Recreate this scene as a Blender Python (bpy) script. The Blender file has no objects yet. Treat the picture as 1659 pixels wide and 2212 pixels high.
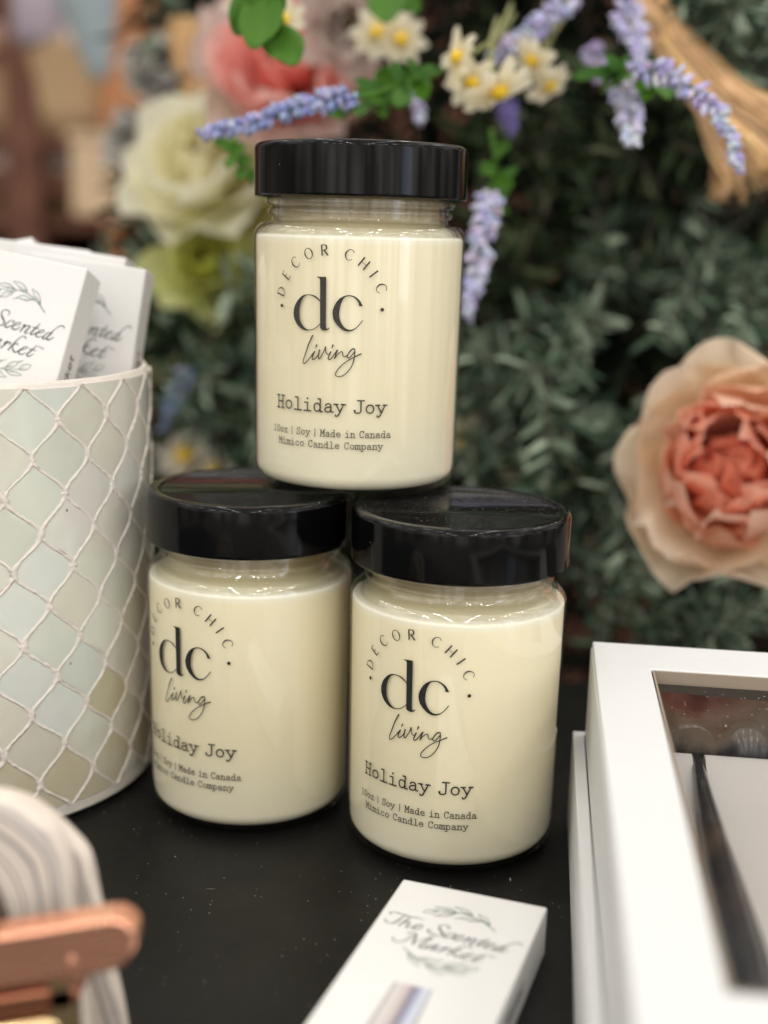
import bpy, bmesh, math, random
from mathutils import Vector, Matrix
from mathutils.geometry import tessellate_polygon
random.seed(7)
S = bpy.context.scene
C = S.collection
R_ = math.radians

# ---------------------------------------------------------------- camera, world, lamps, exposure
CAM_Z, PITCH, ROLL, FPX, PW, PH = 0.21124, 0.2188, 0.0264, 2732.56, 1659.0, 2212.0
fw = Vector((0, math.cos(PITCH), -math.sin(PITCH)))
rt0 = Vector((1, 0, 0)); up0 = rt0.cross(fw)
cr, sr = math.cos(ROLL), math.sin(ROLL)
RT = rt0 * cr + up0 * sr
UP = up0 * cr - rt0 * sr
cam = bpy.data.cameras.new('camera')
camo = bpy.data.objects.new('camera', cam); C.objects.link(camo)
m = Matrix.Identity(4)
for i, v in enumerate((RT, UP, -fw)):
    for j in range(3): m[j][i] = v[j]
m.translation = Vector((0, 0, CAM_Z))
camo.matrix_world = m
cam.sensor_fit = 'VERTICAL'; cam.sensor_height = 36; cam.lens = 36 * FPX / PH
cam.clip_start = 0.01; cam.clip_end = 50
cam.dof.use_dof = True; cam.dof.focus_distance = 0.417; cam.dof.aperture_fstop = 4.2
S.camera = camo

world = bpy.data.worlds.new('World'); S.world = world; world.use_nodes = True
nt = world.node_tree; nt.nodes.clear()
out = nt.nodes.new('ShaderNodeOutputWorld'); bg = nt.nodes.new('ShaderNodeBackground')
tc = nt.nodes.new('ShaderNodeTexCoord'); sx = nt.nodes.new('ShaderNodeSeparateXYZ')
rmp = nt.nodes.new('ShaderNodeValToRGB'); mr = nt.nodes.new('ShaderNodeMapRange')
mr.inputs[1].default_value = -1; mr.inputs[2].default_value = 1
dt = nt.nodes.new('ShaderNodeVectorMath'); dt.operation = 'DOT_PRODUCT'; dt.inputs[1].default_value = (0.12, -0.42, 0.85)   # the bright shop lies overhead and behind the photographer
nt.links.new(tc.outputs['Generated'], dt.inputs[0]); nt.links.new(dt.outputs['Value'], mr.inputs[0])
mpn = nt.nodes.new('ShaderNodeMapping'); mpn.inputs['Scale'].default_value = (5.0, 5.0, 1.1)   # bays of lit and unlit shop fittings all round
wn = nt.nodes.new('ShaderNodeTexNoise'); wn.inputs['Scale'].default_value = 1.3; wn.inputs['Detail'].default_value = 2.0
wr = nt.nodes.new('ShaderNodeMapRange'); wr.inputs[1].default_value = 0.36; wr.inputs[2].default_value = 0.64; wr.inputs[3].default_value = 0.35; wr.inputs[4].default_value = 1.65
wm = nt.nodes.new('ShaderNodeVectorMath'); wm.operation = 'SCALE'
nt.links.new(tc.outputs['Generated'], mpn.inputs[0]); nt.links.new(mpn.outputs[0], wn.inputs['Vector']); nt.links.new(wn.outputs[0], wr.inputs[0])
nt.links.new(mr.outputs[0], rmp.inputs[0]); nt.links.new(rmp.outputs[0], wm.inputs[0]); nt.links.new(wr.outputs[0], wm.inputs['Scale']); nt.links.new(wm.outputs[0], bg.inputs[0]); nt.links.new(bg.outputs[0], out.inputs[0])
e = rmp.color_ramp.elements
e[0].position = 0.12; e[0].color = (0.12, 0.105, 0.09, 1)
e[1].position = 1.0; e[1].color = (0.85, 0.82, 0.77, 1)
k = rmp.color_ramp.elements.new(0.52); k.color = (0.30, 0.28, 0.255, 1)
k = rmp.color_ramp.elements.new(0.70); k.color = (1.32, 1.27, 1.19, 1)
bg.inputs[1].default_value = 1.0

def area(name, loc, rot, sx_, sy_, power, col=(1, 0.97, 0.92)):
    l = bpy.data.lights.new(name, 'AREA'); l.shape = 'RECTANGLE'; l.size = sx_; l.size_y = sy_
    l.energy = power; l.color = col
    o = bpy.data.objects.new(name, l); o.location = loc; o.rotation_euler = rot; C.objects.link(o)
    return o
# shop ceiling: rows of fluorescent fittings
for x in (-1.9, -0.65, 0.6, 1.85):
    for y in (-4.4, -3.0, -1.6, -0.3, 0.75, 1.85):
        area('ceiling_lamp', (x, y, 2.5), (0, 0, 0), 0.032, 0.62, 7.6 if y < -1 else 2.7)
# shop window behind the photographer, to the right: cool daylight
area('window_daylight', (3.2, -2.2, 1.0), (R_(90), 0, R_(55)), 0.8, 1.8, 9, (0.62, 0.76, 1.0))

S.view_settings.view_transform = 'Standard'; S.view_settings.look = 'None'
S.view_settings.exposure = 0.14; S.view_settings.gamma = 1.0
S.cycles.use_denoising = True
S.cycles.max_bounces = 10; S.cycles.transparent_max_bounces = 24
S.cycles.sample_clamp_indirect = 4.0
S.cycles.caustics_refractive = False; S.cycles.caustics_reflective = False

# ---------------------------------------------------------------- helpers
def at(px, py, Y):
    d = fw + RT * ((px - PW / 2) / FPX) - UP * ((py - PH / 2) / FPX)
    return Vector((0, 0, CAM_Z)) + d * (Y / d.y)

def mat(name, col=(0.8, 0.8, 0.8), rough=0.5, metal=0.0, coat=0.0, sss=0.0, sssr=(0.004, 0.003, 0.0015), spec=0.5, sheen=0.0):
    mm = bpy.data.materials.new(name); mm.use_nodes = True
    b = mm.node_tree.nodes['Principled BSDF']
    b.inputs['Base Color'].default_value = (*col, 1); b.inputs['Roughness'].default_value = rough
    b.inputs['Metallic'].default_value = metal; b.inputs['Coat Weight'].default_value = coat
    b.inputs['Specular IOR Level'].default_value = spec
    if sss:
        b.inputs['Subsurface Weight'].default_value = sss; b.inputs['Subsurface Radius'].default_value = sssr
        b.inputs['Subsurface Scale'].default_value = 1.0
    if sheen: b.inputs['Sheen Weight'].default_value = sheen
    return mm
def N(mm, t, **kw):
    n = mm.node_tree.nodes.new(t)
    for a, v in kw.items():
        if a.startswith('i_'):
            n.inputs[a[2:].replace('_', ' ')].default_value = v
        else: setattr(n, a, v)
    return n
def L(mm, a, b): mm.node_tree.links.new(a, b)
def bsdf(mm): return mm.node_tree.nodes['Principled BSDF']
def coords(mm, scale=(1, 1, 1)):
    t = N(mm, 'ShaderNodeTexCoord'); mp = N(mm, 'ShaderNodeMapping'); mp.inputs['Scale'].default_value = scale
    L(mm, t.outputs['Object'], mp.inputs[0]); return mp.outputs[0]
def ramp(mm, fac, stops):
    r = N(mm, 'ShaderNodeValToRGB'); L(mm, fac, r.inputs[0]); el = r.color_ramp.elements
    while len(el) < len(stops): el.new(0.5)
    for q, (p, c) in zip(el, stops): q.position = p; q.color = (*c, 1) if len(c) == 3 else c
    return r.outputs[0]
def mixc(mm, fac, a, b, mode='MIX'):
    n = N(mm, 'ShaderNodeMix', data_type='RGBA', blend_type=mode)
    for s, v in ((0, fac), (6, a), (7, b)):
        if isinstance(v, (int, float)): n.inputs[s].default_value = v
        elif isinstance(v, tuple): n.inputs[s].default_value = (*v, 1)
        else: L(mm, v, n.inputs[s])
    return n.outputs[2]
def noise(mm, co, scale, detail=4, rough=0.5, dist=0.0):
    n = N(mm, 'ShaderNodeTexNoise', i_Scale=scale, i_Detail=detail, i_Roughness=rough, i_Distortion=dist); L(mm, co, n.inputs['Vector']); return n.outputs[0]
def bump(mm, h, strength=0.3, dist=0.0005):
    b = N(mm, 'ShaderNodeBump', i_Strength=strength, i_Distance=dist); L(mm, h, b.inputs['Height'])
    L(mm, b.outputs[0], bsdf(mm).inputs['Normal'])
def specks(mm, co, scale, density, size):
    """small dust specks: a mask that is 1 inside a few voronoi cells near their centres"""
    v = N(mm, 'ShaderNodeTexVoronoi', i_Scale=scale); L(mm, co, v.inputs['Vector'])
    a = N(mm, 'ShaderNodeMath', operation='LESS_THAN'); L(mm, v.outputs['Distance'], a.inputs[0]); a.inputs[1].default_value = size
    s = N(mm, 'ShaderNodeSeparateColor'); L(mm, v.outputs['Color'], s.inputs[0])
    b = N(mm, 'ShaderNodeMath', operation='LESS_THAN'); L(mm, s.outputs[0], b.inputs[0]); b.inputs[1].default_value = density
    c = N(mm, 'ShaderNodeMath', operation='MULTIPLY'); L(mm, a.outputs[0], c.inputs[0]); L(mm, b.outputs[0], c.inputs[1])
    d = N(mm, 'ShaderNodeMath', operation='MULTIPLY'); L(mm, c.outputs[0], d.inputs[0]); L(mm, s.outputs[1], d.inputs[1])
    return d.outputs[0]
def mathn(mm, op, a, b):
    n = N(mm, 'ShaderNodeMath', operation=op)
    for i, v in enumerate((a, b)):
        if isinstance(v, (int, float)): n.inputs[i].default_value = v
        else: L(mm, v, n.inputs[i])
    return n.outputs[0]
def vcol(mm, rough=0.6, name='Col'):
    a = N(mm, 'ShaderNodeAttribute', attribute_name=name); L(mm, a.outputs['Color'], bsdf(mm).inputs['Base Color']); return a.outputs['Color']

class MB:
    """collects vertices and faces, then links them as one mesh object"""
    def __init__(s): s.v = []; s.f = []; s.mi = []; s.c = []
    def add(s, vs, fs, mi=0, col=None, M=None):
        o = len(s.v); s.v += [tuple(M @ Vector(p)) if M else tuple(p) for p in vs]
        for i, f in enumerate(fs):
            s.f.append([o + j for j in f]); s.mi.append(mi); s.c.append(col[i] if isinstance(col, list) else col)
    def build(s, name, mats, parent=None, smooth=True, sharp=None):
        me = bpy.data.meshes.new(name); me.from_pydata(s.v, [], s.f)
        for q in (mats if isinstance(mats, (list, tuple)) else [mats]): me.materials.append(q)
        me.polygons.foreach_set('material_index', s.mi)
        me.polygons.foreach_set('use_smooth', [smooth] * len(s.f))
        if any(c is not None for c in s.c):
            at_ = me.color_attributes.new('Col', 'FLOAT_COLOR', 'CORNER'); data = []
            for p, c in zip(me.polygons, s.c):
                c = c or (1, 1, 1)
                if isinstance(c[0], (tuple, list)):
                    for q in c: data += [*q, 1]
                else: data += [*c, 1] * p.loop_total
            at_.data.foreach_set('color', data)
        me.update()
        if sharp: 
            try: me.set_sharp_from_angle(angle=R_(sharp))
            except Exception: pass
        o = bpy.data.objects.new(name, me); C.objects.link(o)
        if parent: o.parent = parent
        return o
    def lathe(s, prof, n=96, mi=0, close=False, wob=None, col=None):
        vs, fs = [], []
        for i in range(n):
            a = 2 * math.pi * i / n
            for (r, z) in prof:
                rr = r * (wob(a, z) if wob else 1); vs.append((rr * math.cos(a), rr * math.sin(a), z))
        k = len(prof)
        for i in range(n):
            j = (i + 1) % n
            for q in range(k - 1 + (1 if close else 0)):
                q2 = (q + 1) % k
                a, b, c_, d = i * k + q, j * k + q, j * k + q2, i * k + q2
                if prof[q][0] < 1e-7: fs.append((a, c_, d))
                elif prof[q2][0] < 1e-7: fs.append((a, b, d))
                else: fs.append((a, b, c_, d))
        s.add(vs, fs, mi, col)
    def box(s, x0, x1, y0, y1, z0, z1, mi=0, M=None, col=None):
        vs = [(x, y, z) for x in (x0, x1) for y in (y0, y1) for z in (z0, z1)]
        fs = [(0, 1, 3, 2), (4, 6, 7, 5), (0, 4, 5, 1), (2, 3, 7, 6), (0, 2, 6, 4), (1, 5, 7, 3)]
        s.add(vs, fs, mi, col, M)
    def tube(s, pts, rad, n=8, mi=0, col=None, M=None):
        pts = [Vector(p) for p in pts]; k = len(pts)
        rads = rad if isinstance(rad, (list, tuple)) else [rad] * k
        vs, fs = [], []; ref = Vector((0.13, 0.21, 0.97))
        for i, p in enumerate(pts):
            t = (pts[min(i + 1, k - 1)] - pts[max(i - 1, 0)]).normalized()
            a = t.cross(ref)
            if a.length < 0.1: a = t.cross(Vector((1, 0, 0)))
            a.normalize(); b = t.cross(a)
            for j in range(n):
                g = 2 * math.pi * j / n; vs.append(p + (a * math.cos(g) + b * math.sin(g)) * rads[i])
        for i in range(k - 1):
            for j in range(n):
                fs.append((i * n + j, i * n + (j + 1) % n, (i + 1) * n + (j + 1) % n, (i + 1) * n + j))
        fs.append(tuple(range(n))[::-1]); fs.append(tuple((k - 1) * n + j for j in range(n)))
        s.add(vs, fs, mi, col, M)
    def ellipsoid(s, M, n=8, k=5, mi=0, col=None):
        vs, fs = [(0, 0, -1)], []
        for i in range(1, k):
            a = -math.pi / 2 + math.pi * i / k
            for j in range(n):
                g = 2 * math.pi * j / n; vs.append((math.cos(a) * math.cos(g), math.cos(a) * math.sin(g), math.sin(a)))
        vs.append((0, 0, 1)); e_ = len(vs) - 1
        for j in range(n): fs.append((0, 1 + (j + 1) % n, 1 + j)); fs.append((e_, e_ - n + j, e_ - n + (j + 1) % n))
        for i in range(k - 2):
            for j in range(n):
                a = 1 + i * n
                fs.append((a + j, a + (j + 1) % n, a + n + (j + 1) % n, a + n + j))
        s.add(vs, fs, mi, col, M)

def empty(name, loc=(0, 0, 0), rz=0.0):
    o = bpy.data.objects.new(name, None); C.objects.link(o); o.location = loc; o.rotation_euler = (0, 0, rz); o.empty_display_size = 0.01
    return o
def tag(o, label=None, cat=None, group=None, kind=None):
    if label: o['label'] = label
    if cat: o['category'] = cat
    if group: o['group'] = group
    if kind: o['kind'] = kind
    return o
def copy_tree(o, parent=None):
    c = o.copy(); C.objects.link(c)
    if parent: c.parent = parent
    for ch in list(o.children): copy_tree(ch, c)
    return c
def bevel(o, w, seg=2):
    b = o.modifiers.new('bevel', 'BEVEL'); b.width = w; b.segments = seg; b.limit_method = 'ANGLE'; b.angle_limit = R_(40); return o
def crom(pts, step, closed=False):
    """dense Catmull-Rom curve through 2-D points (with an optional third value carried along)"""
    P = [Vector(p) for p in pts]; n = len(P); outp = []
    if n == 2:
        k = max(2, int((P[1] - P[0]).length / step) + 1); return [P[0].lerp(P[1], i / (k - 1)) for i in range(k)]
    for i in range(n if closed else n - 1):
        if closed: a, b, c_, d = P[i - 1], P[i], P[(i + 1) % n], P[(i + 2) % n]
        else:
            b, c_ = P[i], P[i + 1]; a = P[i - 1] if i else b * 2 - c_; d = P[i + 2] if i + 2 < n else c_ * 2 - b
        k = max(2, int((c_ - b).length / step) + 1)
        for j in range(k):
            t = j / k
            outp.append(0.5 * ((2 * b) + (c_ - a) * t + (2 * a - 5 * b + 4 * c_ - d) * t * t + (3 * b - 3 * c_ + d - a) * t ** 3))
    if not closed: outp.append(P[-1].copy())
    return outp

# ---------------------------------------------------------------- lettering: flat printed shapes in millimetres
class Ink:
    def __init__(s): s.v = []; s.f = []; s.lay = 0; s.c = []
    def _z(s): s.lay += 1; return 0.004 * (s.lay % 9)
    def stroke(s, pts, w, smooth=True, step=0.3, cap=True, col=None):
        """ribbon along pts; w = one width or a list of widths along the stroke"""
        z = s._z(); k = len(pts)
        ws = w if isinstance(w, (list, tuple)) else [w, w]
        if smooth: P = crom([(p[0], p[1]) for p in pts], step)
        else:
            P = []
            for a, b in zip(pts[:-1], pts[1:]):
                q = crom([a, b], step); P += q if not P else q[1:]
        n = len(P); o = len(s.v)
        def wid(t):
            x = t * (len(ws) - 1); i = min(int(x), len(ws) - 2); return ws[i] + (ws[i + 1] - ws[i]) * (x - i)
        for i, p in enumerate(P):
            t = (P[min(i + 1, n - 1)] - P[max(i - 1, 0)])
            t = t.normalized() if t.length > 1e-9 else Vector((1, 0))
            nn = Vector((-t.y, t.x)) * wid(i / (n - 1)) * 0.5
            for q in (p + nn, p - nn): s.v.append((q.x, q.y, z))
        for i in range(n - 1): s._f((o + 2 * i, o + 2 * i + 1, o + 2 * i + 3, o + 2 * i + 2), col)
        if cap:
            for i, dirn in ((0, 1), (n - 1, -1)):
                t = (P[1] - P[0]) if i == 0 else (P[n - 1] - P[n - 2])
                t.normalize(); nn = Vector((-t.y, t.x)); r = wid(i / (n - 1)) * 0.5; c0 = len(s.v)
                for j in range(7):
                    g = math.pi * j / 6; q = P[i] + nn * (r * math.cos(g)) - t * (dirn * r * math.sin(g)); s.v.append((q.x, q.y, z))
                s._f(tuple(range(c0, c0 + 7)), col)
    def _f(s, f, col): s.f.append(f); s.c.append(col)
    def poly(s, pts, col=None):
        z = s._z(); o = len(s.v)
        s.v += [(p[0], p[1], z) for p in pts]
        for t in tessellate_polygon([[Vector((p[0], p[1], 0)) for p in pts]]): s._f(tuple(o + i for i in t), col)
    def dot(s, x, y, r, ry=None, col=None):
        s.poly([(x + r * math.cos(2 * math.pi * j / 20), y + (ry or r) * math.sin(2 * math.pi * j / 20)) for j in range(20)], col)
    def mesh(s, fn, name, mats, parent, slice_u=None):
        bm = bmesh.new(); vs = [bm.verts.new(p) for p in s.v]
        for f in s.f:
            try: bm.faces.new([vs[i] for i in f])
            except ValueError: pass
        if slice_u:
            u = -30.0
            while u < 30:
                bmesh.ops.bisect_plane(bm, geom=bm.verts[:] + bm.edges[:] + bm.faces[:], plane_co=(u, 0, 0), plane_no=(1, 0, 0)); u += slice_u
        bmesh.ops.triangulate(bm, faces=bm.faces[:])
        for v in bm.verts: v.co = fn(v.co)
        me = bpy.data.meshes.new(name); bm.to_mesh(me); bm.free()
        for q in (mats if isinstance(mats, (list, tuple)) else [mats]): me.materials.append(q)
        o = bpy.data.objects.new(name, me); C.objects.link(o); o.parent = parent
        return o

# typewriter alphabet: cap height 1, cell .76; each glyph = list of (points, smooth)
def ell(cx, cy, rx, ry): return [(cx + rx * math.cos(a * math.pi / 8), cy + ry * math.sin(a * math.pi / 8)) for a in range(17)]
TW = {
 'H': [([(.17, 0), (.17, 1)], 0), ([(.59, 0), (.59, 1)], 0), ([(.17, .52), (.59, .52)], 0), ([(.05, 0), (.29, 0)], 0), ([(.05, 1), (.29, 1)], 0), ([(.47, 0), (.71, 0)], 0), ([(.47, 1), (.71, 1)], 0)],
 'o': [(ell(.38, .34, .25, .32), 1)],
 'l': [([(.18, 1), (.39, 1), (.39, 0)], 0), ([(.1, 0), (.68, 0)], 0)],
 'i': [([(.16, .66), (.38, .66), (.38, 0)], 0), ([(.1, 0), (.66, 0)], 0), ('dot', .38, .93)],
 'd': [(ell(.33, .33, .22, .32), 1), ([(.38, 1), (.56, 1), (.56, 0), (.72, 0)], 0)],
 'a': [([(.17, .5), (.22, .61), (.38, .67), (.52, .6), (.55, .47), (.55, .14), (.6, .02), (.72, .03)], 1), ([(.55, .4), (.36, .39), (.19, .31), (.13, .17), (.2, .03), (.35, .0), (.49, .08), (.55, .2)], 1)],
 'y': [([(.12, .65), (.4, .03)], 0), ([(.64, .65), (.4, .03), (.3, -.2)], 0), ([(.3, -.2), (.22, -.29), (.12, -.28), (.1, -.19)], 1), ([(.0, .65), (.26, .65)], 0), ([(.5, .65), (.76, .65)], 0)],
 'J': [([(.3, 1), (.76, 1)], 0), ([(.54, 1), (.54, .28)], 0), ([(.54, .28), (.5, .08), (.34, .0), (.16, .05), (.1, .2)], 1), ('dot', .13, .22)],
 '1': [([(.2, .84), (.39, .98), (.39, 0)], 0), ([(.18, 0), (.6, 0)], 0)],
 '0': [(ell(.38, .49, .23, .49), 1)],
 'z': [([(.17, .5), (.17, .65), (.6, .65), (.17, .0), (.62, .0), (.62, .16)], 0)],
 '|': [([(.38, -.14), (.38, 1.02)], 0)],
 'S': [([(.6, .78), (.52, .94), (.36, 1), (.2, .92), (.16, .75), (.26, .6), (.48, .48), (.62, .34), (.6, .14), (.46, .01), (.3, .0), (.18, .1), (.14, .24)], 1), ([(.61, .98), (.61, .72)], 0), ([(.14, .02), (.14, .28)], 0)],
 'M': [([(.14, 0), (.14, 1), (.38, .36), (.62, 1), (.62, 0)], 0), ([(.02, 0), (.26, 0)], 0), ([(.5, 0), (.74, 0)], 0), ([(.02, 1), (.14, 1)], 0), ([(.62, 1), (.74, 1)], 0)],
 'e': [([(.14, .36), (.62, .36)], 0), ([(.62, .36), (.58, .56), (.39, .67), (.2, .57), (.13, .33), (.21, .1), (.4, .0), (.55, .05), (.64, .16)], 1)],
 'n': [([(.06, .65), (.19, .65), (.19, 0)], 0), ([(.19, .44), (.3, .6), (.44, .67), (.56, .58), (.59, .42), (.59, 0)], 1), ([(.05, 0), (.33, 0)], 0), ([(.46, 0), (.74, 0)], 0)],
 'C': [([(.63, .74), (.55, .92), (.4, 1), (.21, .88), (.13, .5), (.21, .12), (.4, .0), (.56, .06), (.66, .24)], 1), ([(.64, .99), (.64, .7)], 0)],
 'm': [([(.0, .65), (.1, .65), (.1, 0)], 0), ([(.1, .45), (.2, .63), (.29, .66), (.37, .57), (.38, .4), (.38, 0)], 1), ([(.38, .45), (.48, .63), (.57, .66), (.65, .57), (.66, .4), (.66, 0)], 1), ([(.0, 0), (.2, 0)], 0), ([(.3, 0), (.46, 0)], 0), ([(.57, 0), (.77, 0)], 0)],
 'c': [([(.6, .5), (.52, .63), (.38, .67), (.2, .57), (.13, .33), (.21, .1), (.4, .0), (.55, .05), (.64, .17)], 1), ('dot', .58, .52)],
 'p': [([(.05, .65), (.19, .65), (.19, -.3)], 0), (ell(.42, .33, .22, .32), 1), ([(.05, -.3), (.36, -.3)], 0)],
}
def typewriter(ink, text, u0, u1, base, cap, w):
    adv = {' ': .5, '|': .5}
    tot = sum(adv.get(c, .76) for c in text); sc = (u1 - u0) / tot; x = u0
    for ch in text:
        a = adv.get(ch, .76)
        for g in TW.get(ch, []):
            if g[0] == 'dot': ink.dot(x + (g[1] + (a - .76) / 2) * sc, base + g[2] * cap, w * .75); continue
            pts = [(x + (p[0] + (a - .76) / 2) * sc + random.uniform(-.01, .01) * cap, base + (p[1] * (cap - w) + w / 2)) for p in g[0]]
            ww = [w * random.uniform(.92, 1.12) for _ in range(4)]
            if g[1] == 0:
                for a_, b_ in zip(pts[:-1], pts[1:]): ink.stroke([a_, b_], ww, False)
            else: ink.stroke(pts, ww, True)
        x += a * sc
# thin display capitals: strokes with their own widths
CAPS = {
 'D': [([(.0, 0), (.0, 1)], [.12, .12], 0), ([(.0, .98), (.32, .93), (.58, .72), (.66, .48), (.58, .24), (.32, .05), (.0, .02)], [.05, .05, .1, .12, .1, .05, .05], 1)],
 'E': [([(.0, 0), (.0, 1)], [.12, .12], 0), ([(.0, .98), (.42, .98)], [.06, .06], 0), ([(.0, .52), (.34, .52)], [.05, .05], 0), ([(.0, .02), (.46, .02)], [.06, .06], 0)],
 'C': [([(.72, .82), (.55, .97), (.36, 1), (.14, .86), (.0, .5), (.14, .14), (.36, .0), (.56, .03), (.74, .2)], [.06, .05, .06, .1, .13, .1, .06, .05, .05], 1)],
 'O': [(ell(.36, .5, .38, .5), [.13, .08, .05, .08, .13, .08, .05, .08, .13], 1)],
 'R': [([(.0, 0), (.0, 1)], [.13, .13], 0), ([(.0, .98), (.3, .97), (.46, .86), (.47, .68), (.36, .53), (.0, .48)], [.06, .07, .13, .13, .07, .05], 1), ([(.2, .5), (.58, .0)], [.12, .14], 0)],
 'H': [([(.0, 0), (.0, 1)], [.13, .13], 0), ([(.62, 0), (.62, 1)], [.13, .13], 0), ([(.0, .5), (.62, .5)], [.04, .04], 0)],
 'I': [([(.0, 0), (.0, 1)], [.13, .13], 0)],
}
CW = {'D': .66, 'E': .46, 'C': .74, 'O': .74, 'R': .56, 'H': .62, 'I': .0}
LIV= [[(-5.22, -9.28), (-5.88, -10.67), (-6.71, -12.39), (-7.71, -15.18), (-8.48, -17.21), (-8.74, -18.45), (-8.37, -18.92), (-7.49, -18.29), (-6.13, -16.75), (-5.46, -15.8), (-4.47, -14.6)], [(-4.47, -14.6), (-5.12, -16.08), (-5.27, -17.0), (-4.76, -17.28), (-3.94, -16.62), (-3.13, -15.51), (-2.66, -13.97)], [(-2.66, -13.97), (-3.04, -15.96), (-2.91, -16.86), (-2.45, -16.69), (-1.51, -15.12), (-0.81, -13.57), (-0.58, -12.88)], [(-0.58, -12.88), (-0.48, -14.16), (-0.15, -15.05), (0.41, -15.32)], [(1.26, -14.38), (0.66, -15.77), (0.43, -16.69), (0.91, -17.04), (1.69, -16.32), (2.45, -15.23), (3.43, -13.76)], [(3.5, -13.75), (2.91, -15.36), (2.63, -16.58)], [(2.65, -16.51), (3.38, -15.34), (4.44, -14.4), (5.05, -14.15), (5.29, -14.67), (5.45, -15.56), (5.99, -15.85), (6.75, -15.52)], [(9.28, -13.26), (8.52, -13.2), (7.63, -14.13), (6.9, -15.51), (7.22, -16.26), (7.97, -15.78), (9.0, -14.4), (9.37, -13.78)], [(9.37, -13.78), (9.19, -16.05), (8.7, -18.18), (7.6, -20.18), (5.96, -21.91), (4.28, -22.55), (3.19, -22.32), (3.02, -21.57), (3.93, -20.01), (5.73, -18.12), (7.83, -16.62), (9.48, -15.74), (11.43, -14.72)], [(-3.72, -12.44), (-4.07, -13.37)], [(1.97, -12.16), (1.63, -13.15)]]
STEM= [(-3.8, 10.22), (-0.61, 10.26), (-0.56, -4.9), (-0.46, -6.48), (-0.06, -6.83), (0.44, -6.37), (0.78, -6.36), (0.33, -7.06), (-0.83, -7.48), (-2.14, -7.17), (-2.55, -6.46), (-2.75, 9.34), (-3.08, 9.81), (-3.8, 9.98)]
DBO= [(-2.56, 2.45), (-4.05, 3.72), (-5.41, 4.2), (-7.08, 4.27), (-8.79, 3.95), (-10.25, 2.95), (-11.75, 1.16), (-12.6, -0.85), (-12.73, -2.58), (-12.3, -4.28), (-11.19, -5.95), (-9.51, -7.2), (-8.05, -7.66), (-6.34, -7.64), (-4.69, -7.18), (-3.36, -6.25), (-2.44, -5.35)]
DBI= [(-2.44, -4.98), (-3.63, -6.14), (-4.97, -7.02), (-6.63, -7.36), (-7.91, -6.99), (-9.24, -5.83), (-10.15, -4.16), (-10.39, -1.96), (-10.21, 0.02), (-9.5, 2.01), (-8.49, 3.4), (-7.08, 3.98), (-5.54, 3.85), (-4.17, 3.18), (-2.56, 2.04)]
CO= [(11.66, 1.05), (10.59, 2.89), (9.34, 3.94), (8.11, 4.47), (6.63, 4.52), (5.16, 4.06), (3.69, 3.05), (2.47, 1.31), (1.75, -0.66), (1.72, -2.12), (2.18, -3.81), (3.35, -5.47), (4.87, -6.76), (6.37, -7.37), (7.85, -7.32), (9.32, -6.62), (10.76, -5.12), (11.83, -3.64)]
CI= [(11.59, -3.52), (10.39, -5.13), (9.07, -6.38), (7.35, -6.8), (5.85, -6.16), (4.58, -4.45), (3.99, -2.52), (4.05, -0.33), (4.58, 1.87), (5.54, 3.59), (6.76, 4.16), (8.12, 4.03), (9.36, 3.22), (10.24, 2.03), (10.38, 1.19), (10.87, 1.03)]
# ---------------------------------------------------------------- materials
M_lid = mat('black lacquered metal', (0.002, 0.002, 0.0022), 0.10, spec=0.2)
co = coords(M_lid)
tz = N(M_lid, 'ShaderNodeTexCoord'); sz = N(M_lid, 'ShaderNodeSeparateXYZ'); L(M_lid, tz.outputs['Normal'], sz.inputs[0])
upw = mathn(M_lid, 'GREATER_THAN', sz.outputs[2], 0.9)
d1 = specks(M_lid, co, 1500, 0.30, 0.30); d2 = specks(M_lid, co, 620, 0.10, 0.22)
veil = mathn(M_lid, 'MULTIPLY', noise(M_lid, co, 60, 3), 0.05)
dust = mathn(M_lid, 'MULTIPLY', mathn(M_lid, 'ADD', mathn(M_lid, 'ADD', d1, d2), veil), upw)
few = specks(M_lid, co, 260, 0.05, 0.055)
dust = mathn(M_lid, 'ADD', dust, few)
L(M_lid, mixc(M_lid, mathn(M_lid, 'MINIMUM', mathn(M_lid, 'MULTIPLY', dust, 0.62), 1.0), (0.002, 0.002, 0.0022), (0.42, 0.41, 0.38)), bsdf(M_lid).inputs['Base Color'])

def thin_glass(name, tint, rough=0.02, ior=1.5):
    g = bpy.data.materials.new(name); g.use_nodes = True; n = g.node_tree; n.nodes.clear()
    o = n.nodes.new('ShaderNodeOutputMaterial'); tr = n.nodes.new('ShaderNodeBsdfTransparent'); gl = n.nodes.new('ShaderNodeBsdfGlossy')
    fr = n.nodes.new('ShaderNodeFresnel'); mx = n.nodes.new('ShaderNodeMixShader')
    tr.inputs[0].default_value = (*tint, 1); gl.inputs['Roughness'].default_value = rough; gl.inputs[0].default_value = (1, 1, 1, 1)
    ge = n.nodes.new('ShaderNodeNewGeometry'); io = n.nodes.new('ShaderNodeMapRange')
    io.inputs[3].default_value = ior; io.inputs[4].default_value = 1 / ior     # same reflection seen from either side of the sheet
    n.links.new(ge.outputs['Backfacing'], io.inputs[0]); n.links.new(io.outputs[0], fr.inputs[0])
    n.links.new(fr.outputs[0], mx.inputs[0]); n.links.new(tr.outputs[0], mx.inputs[1]); n.links.new(gl.outputs[0], mx.inputs[2])
    n.links.new(mx.outputs[0], o.inputs[0]); return g
M_glass = thin_glass('clear jar glass', (0.975, 0.98, 0.96), 0.015, 1.62)

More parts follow.
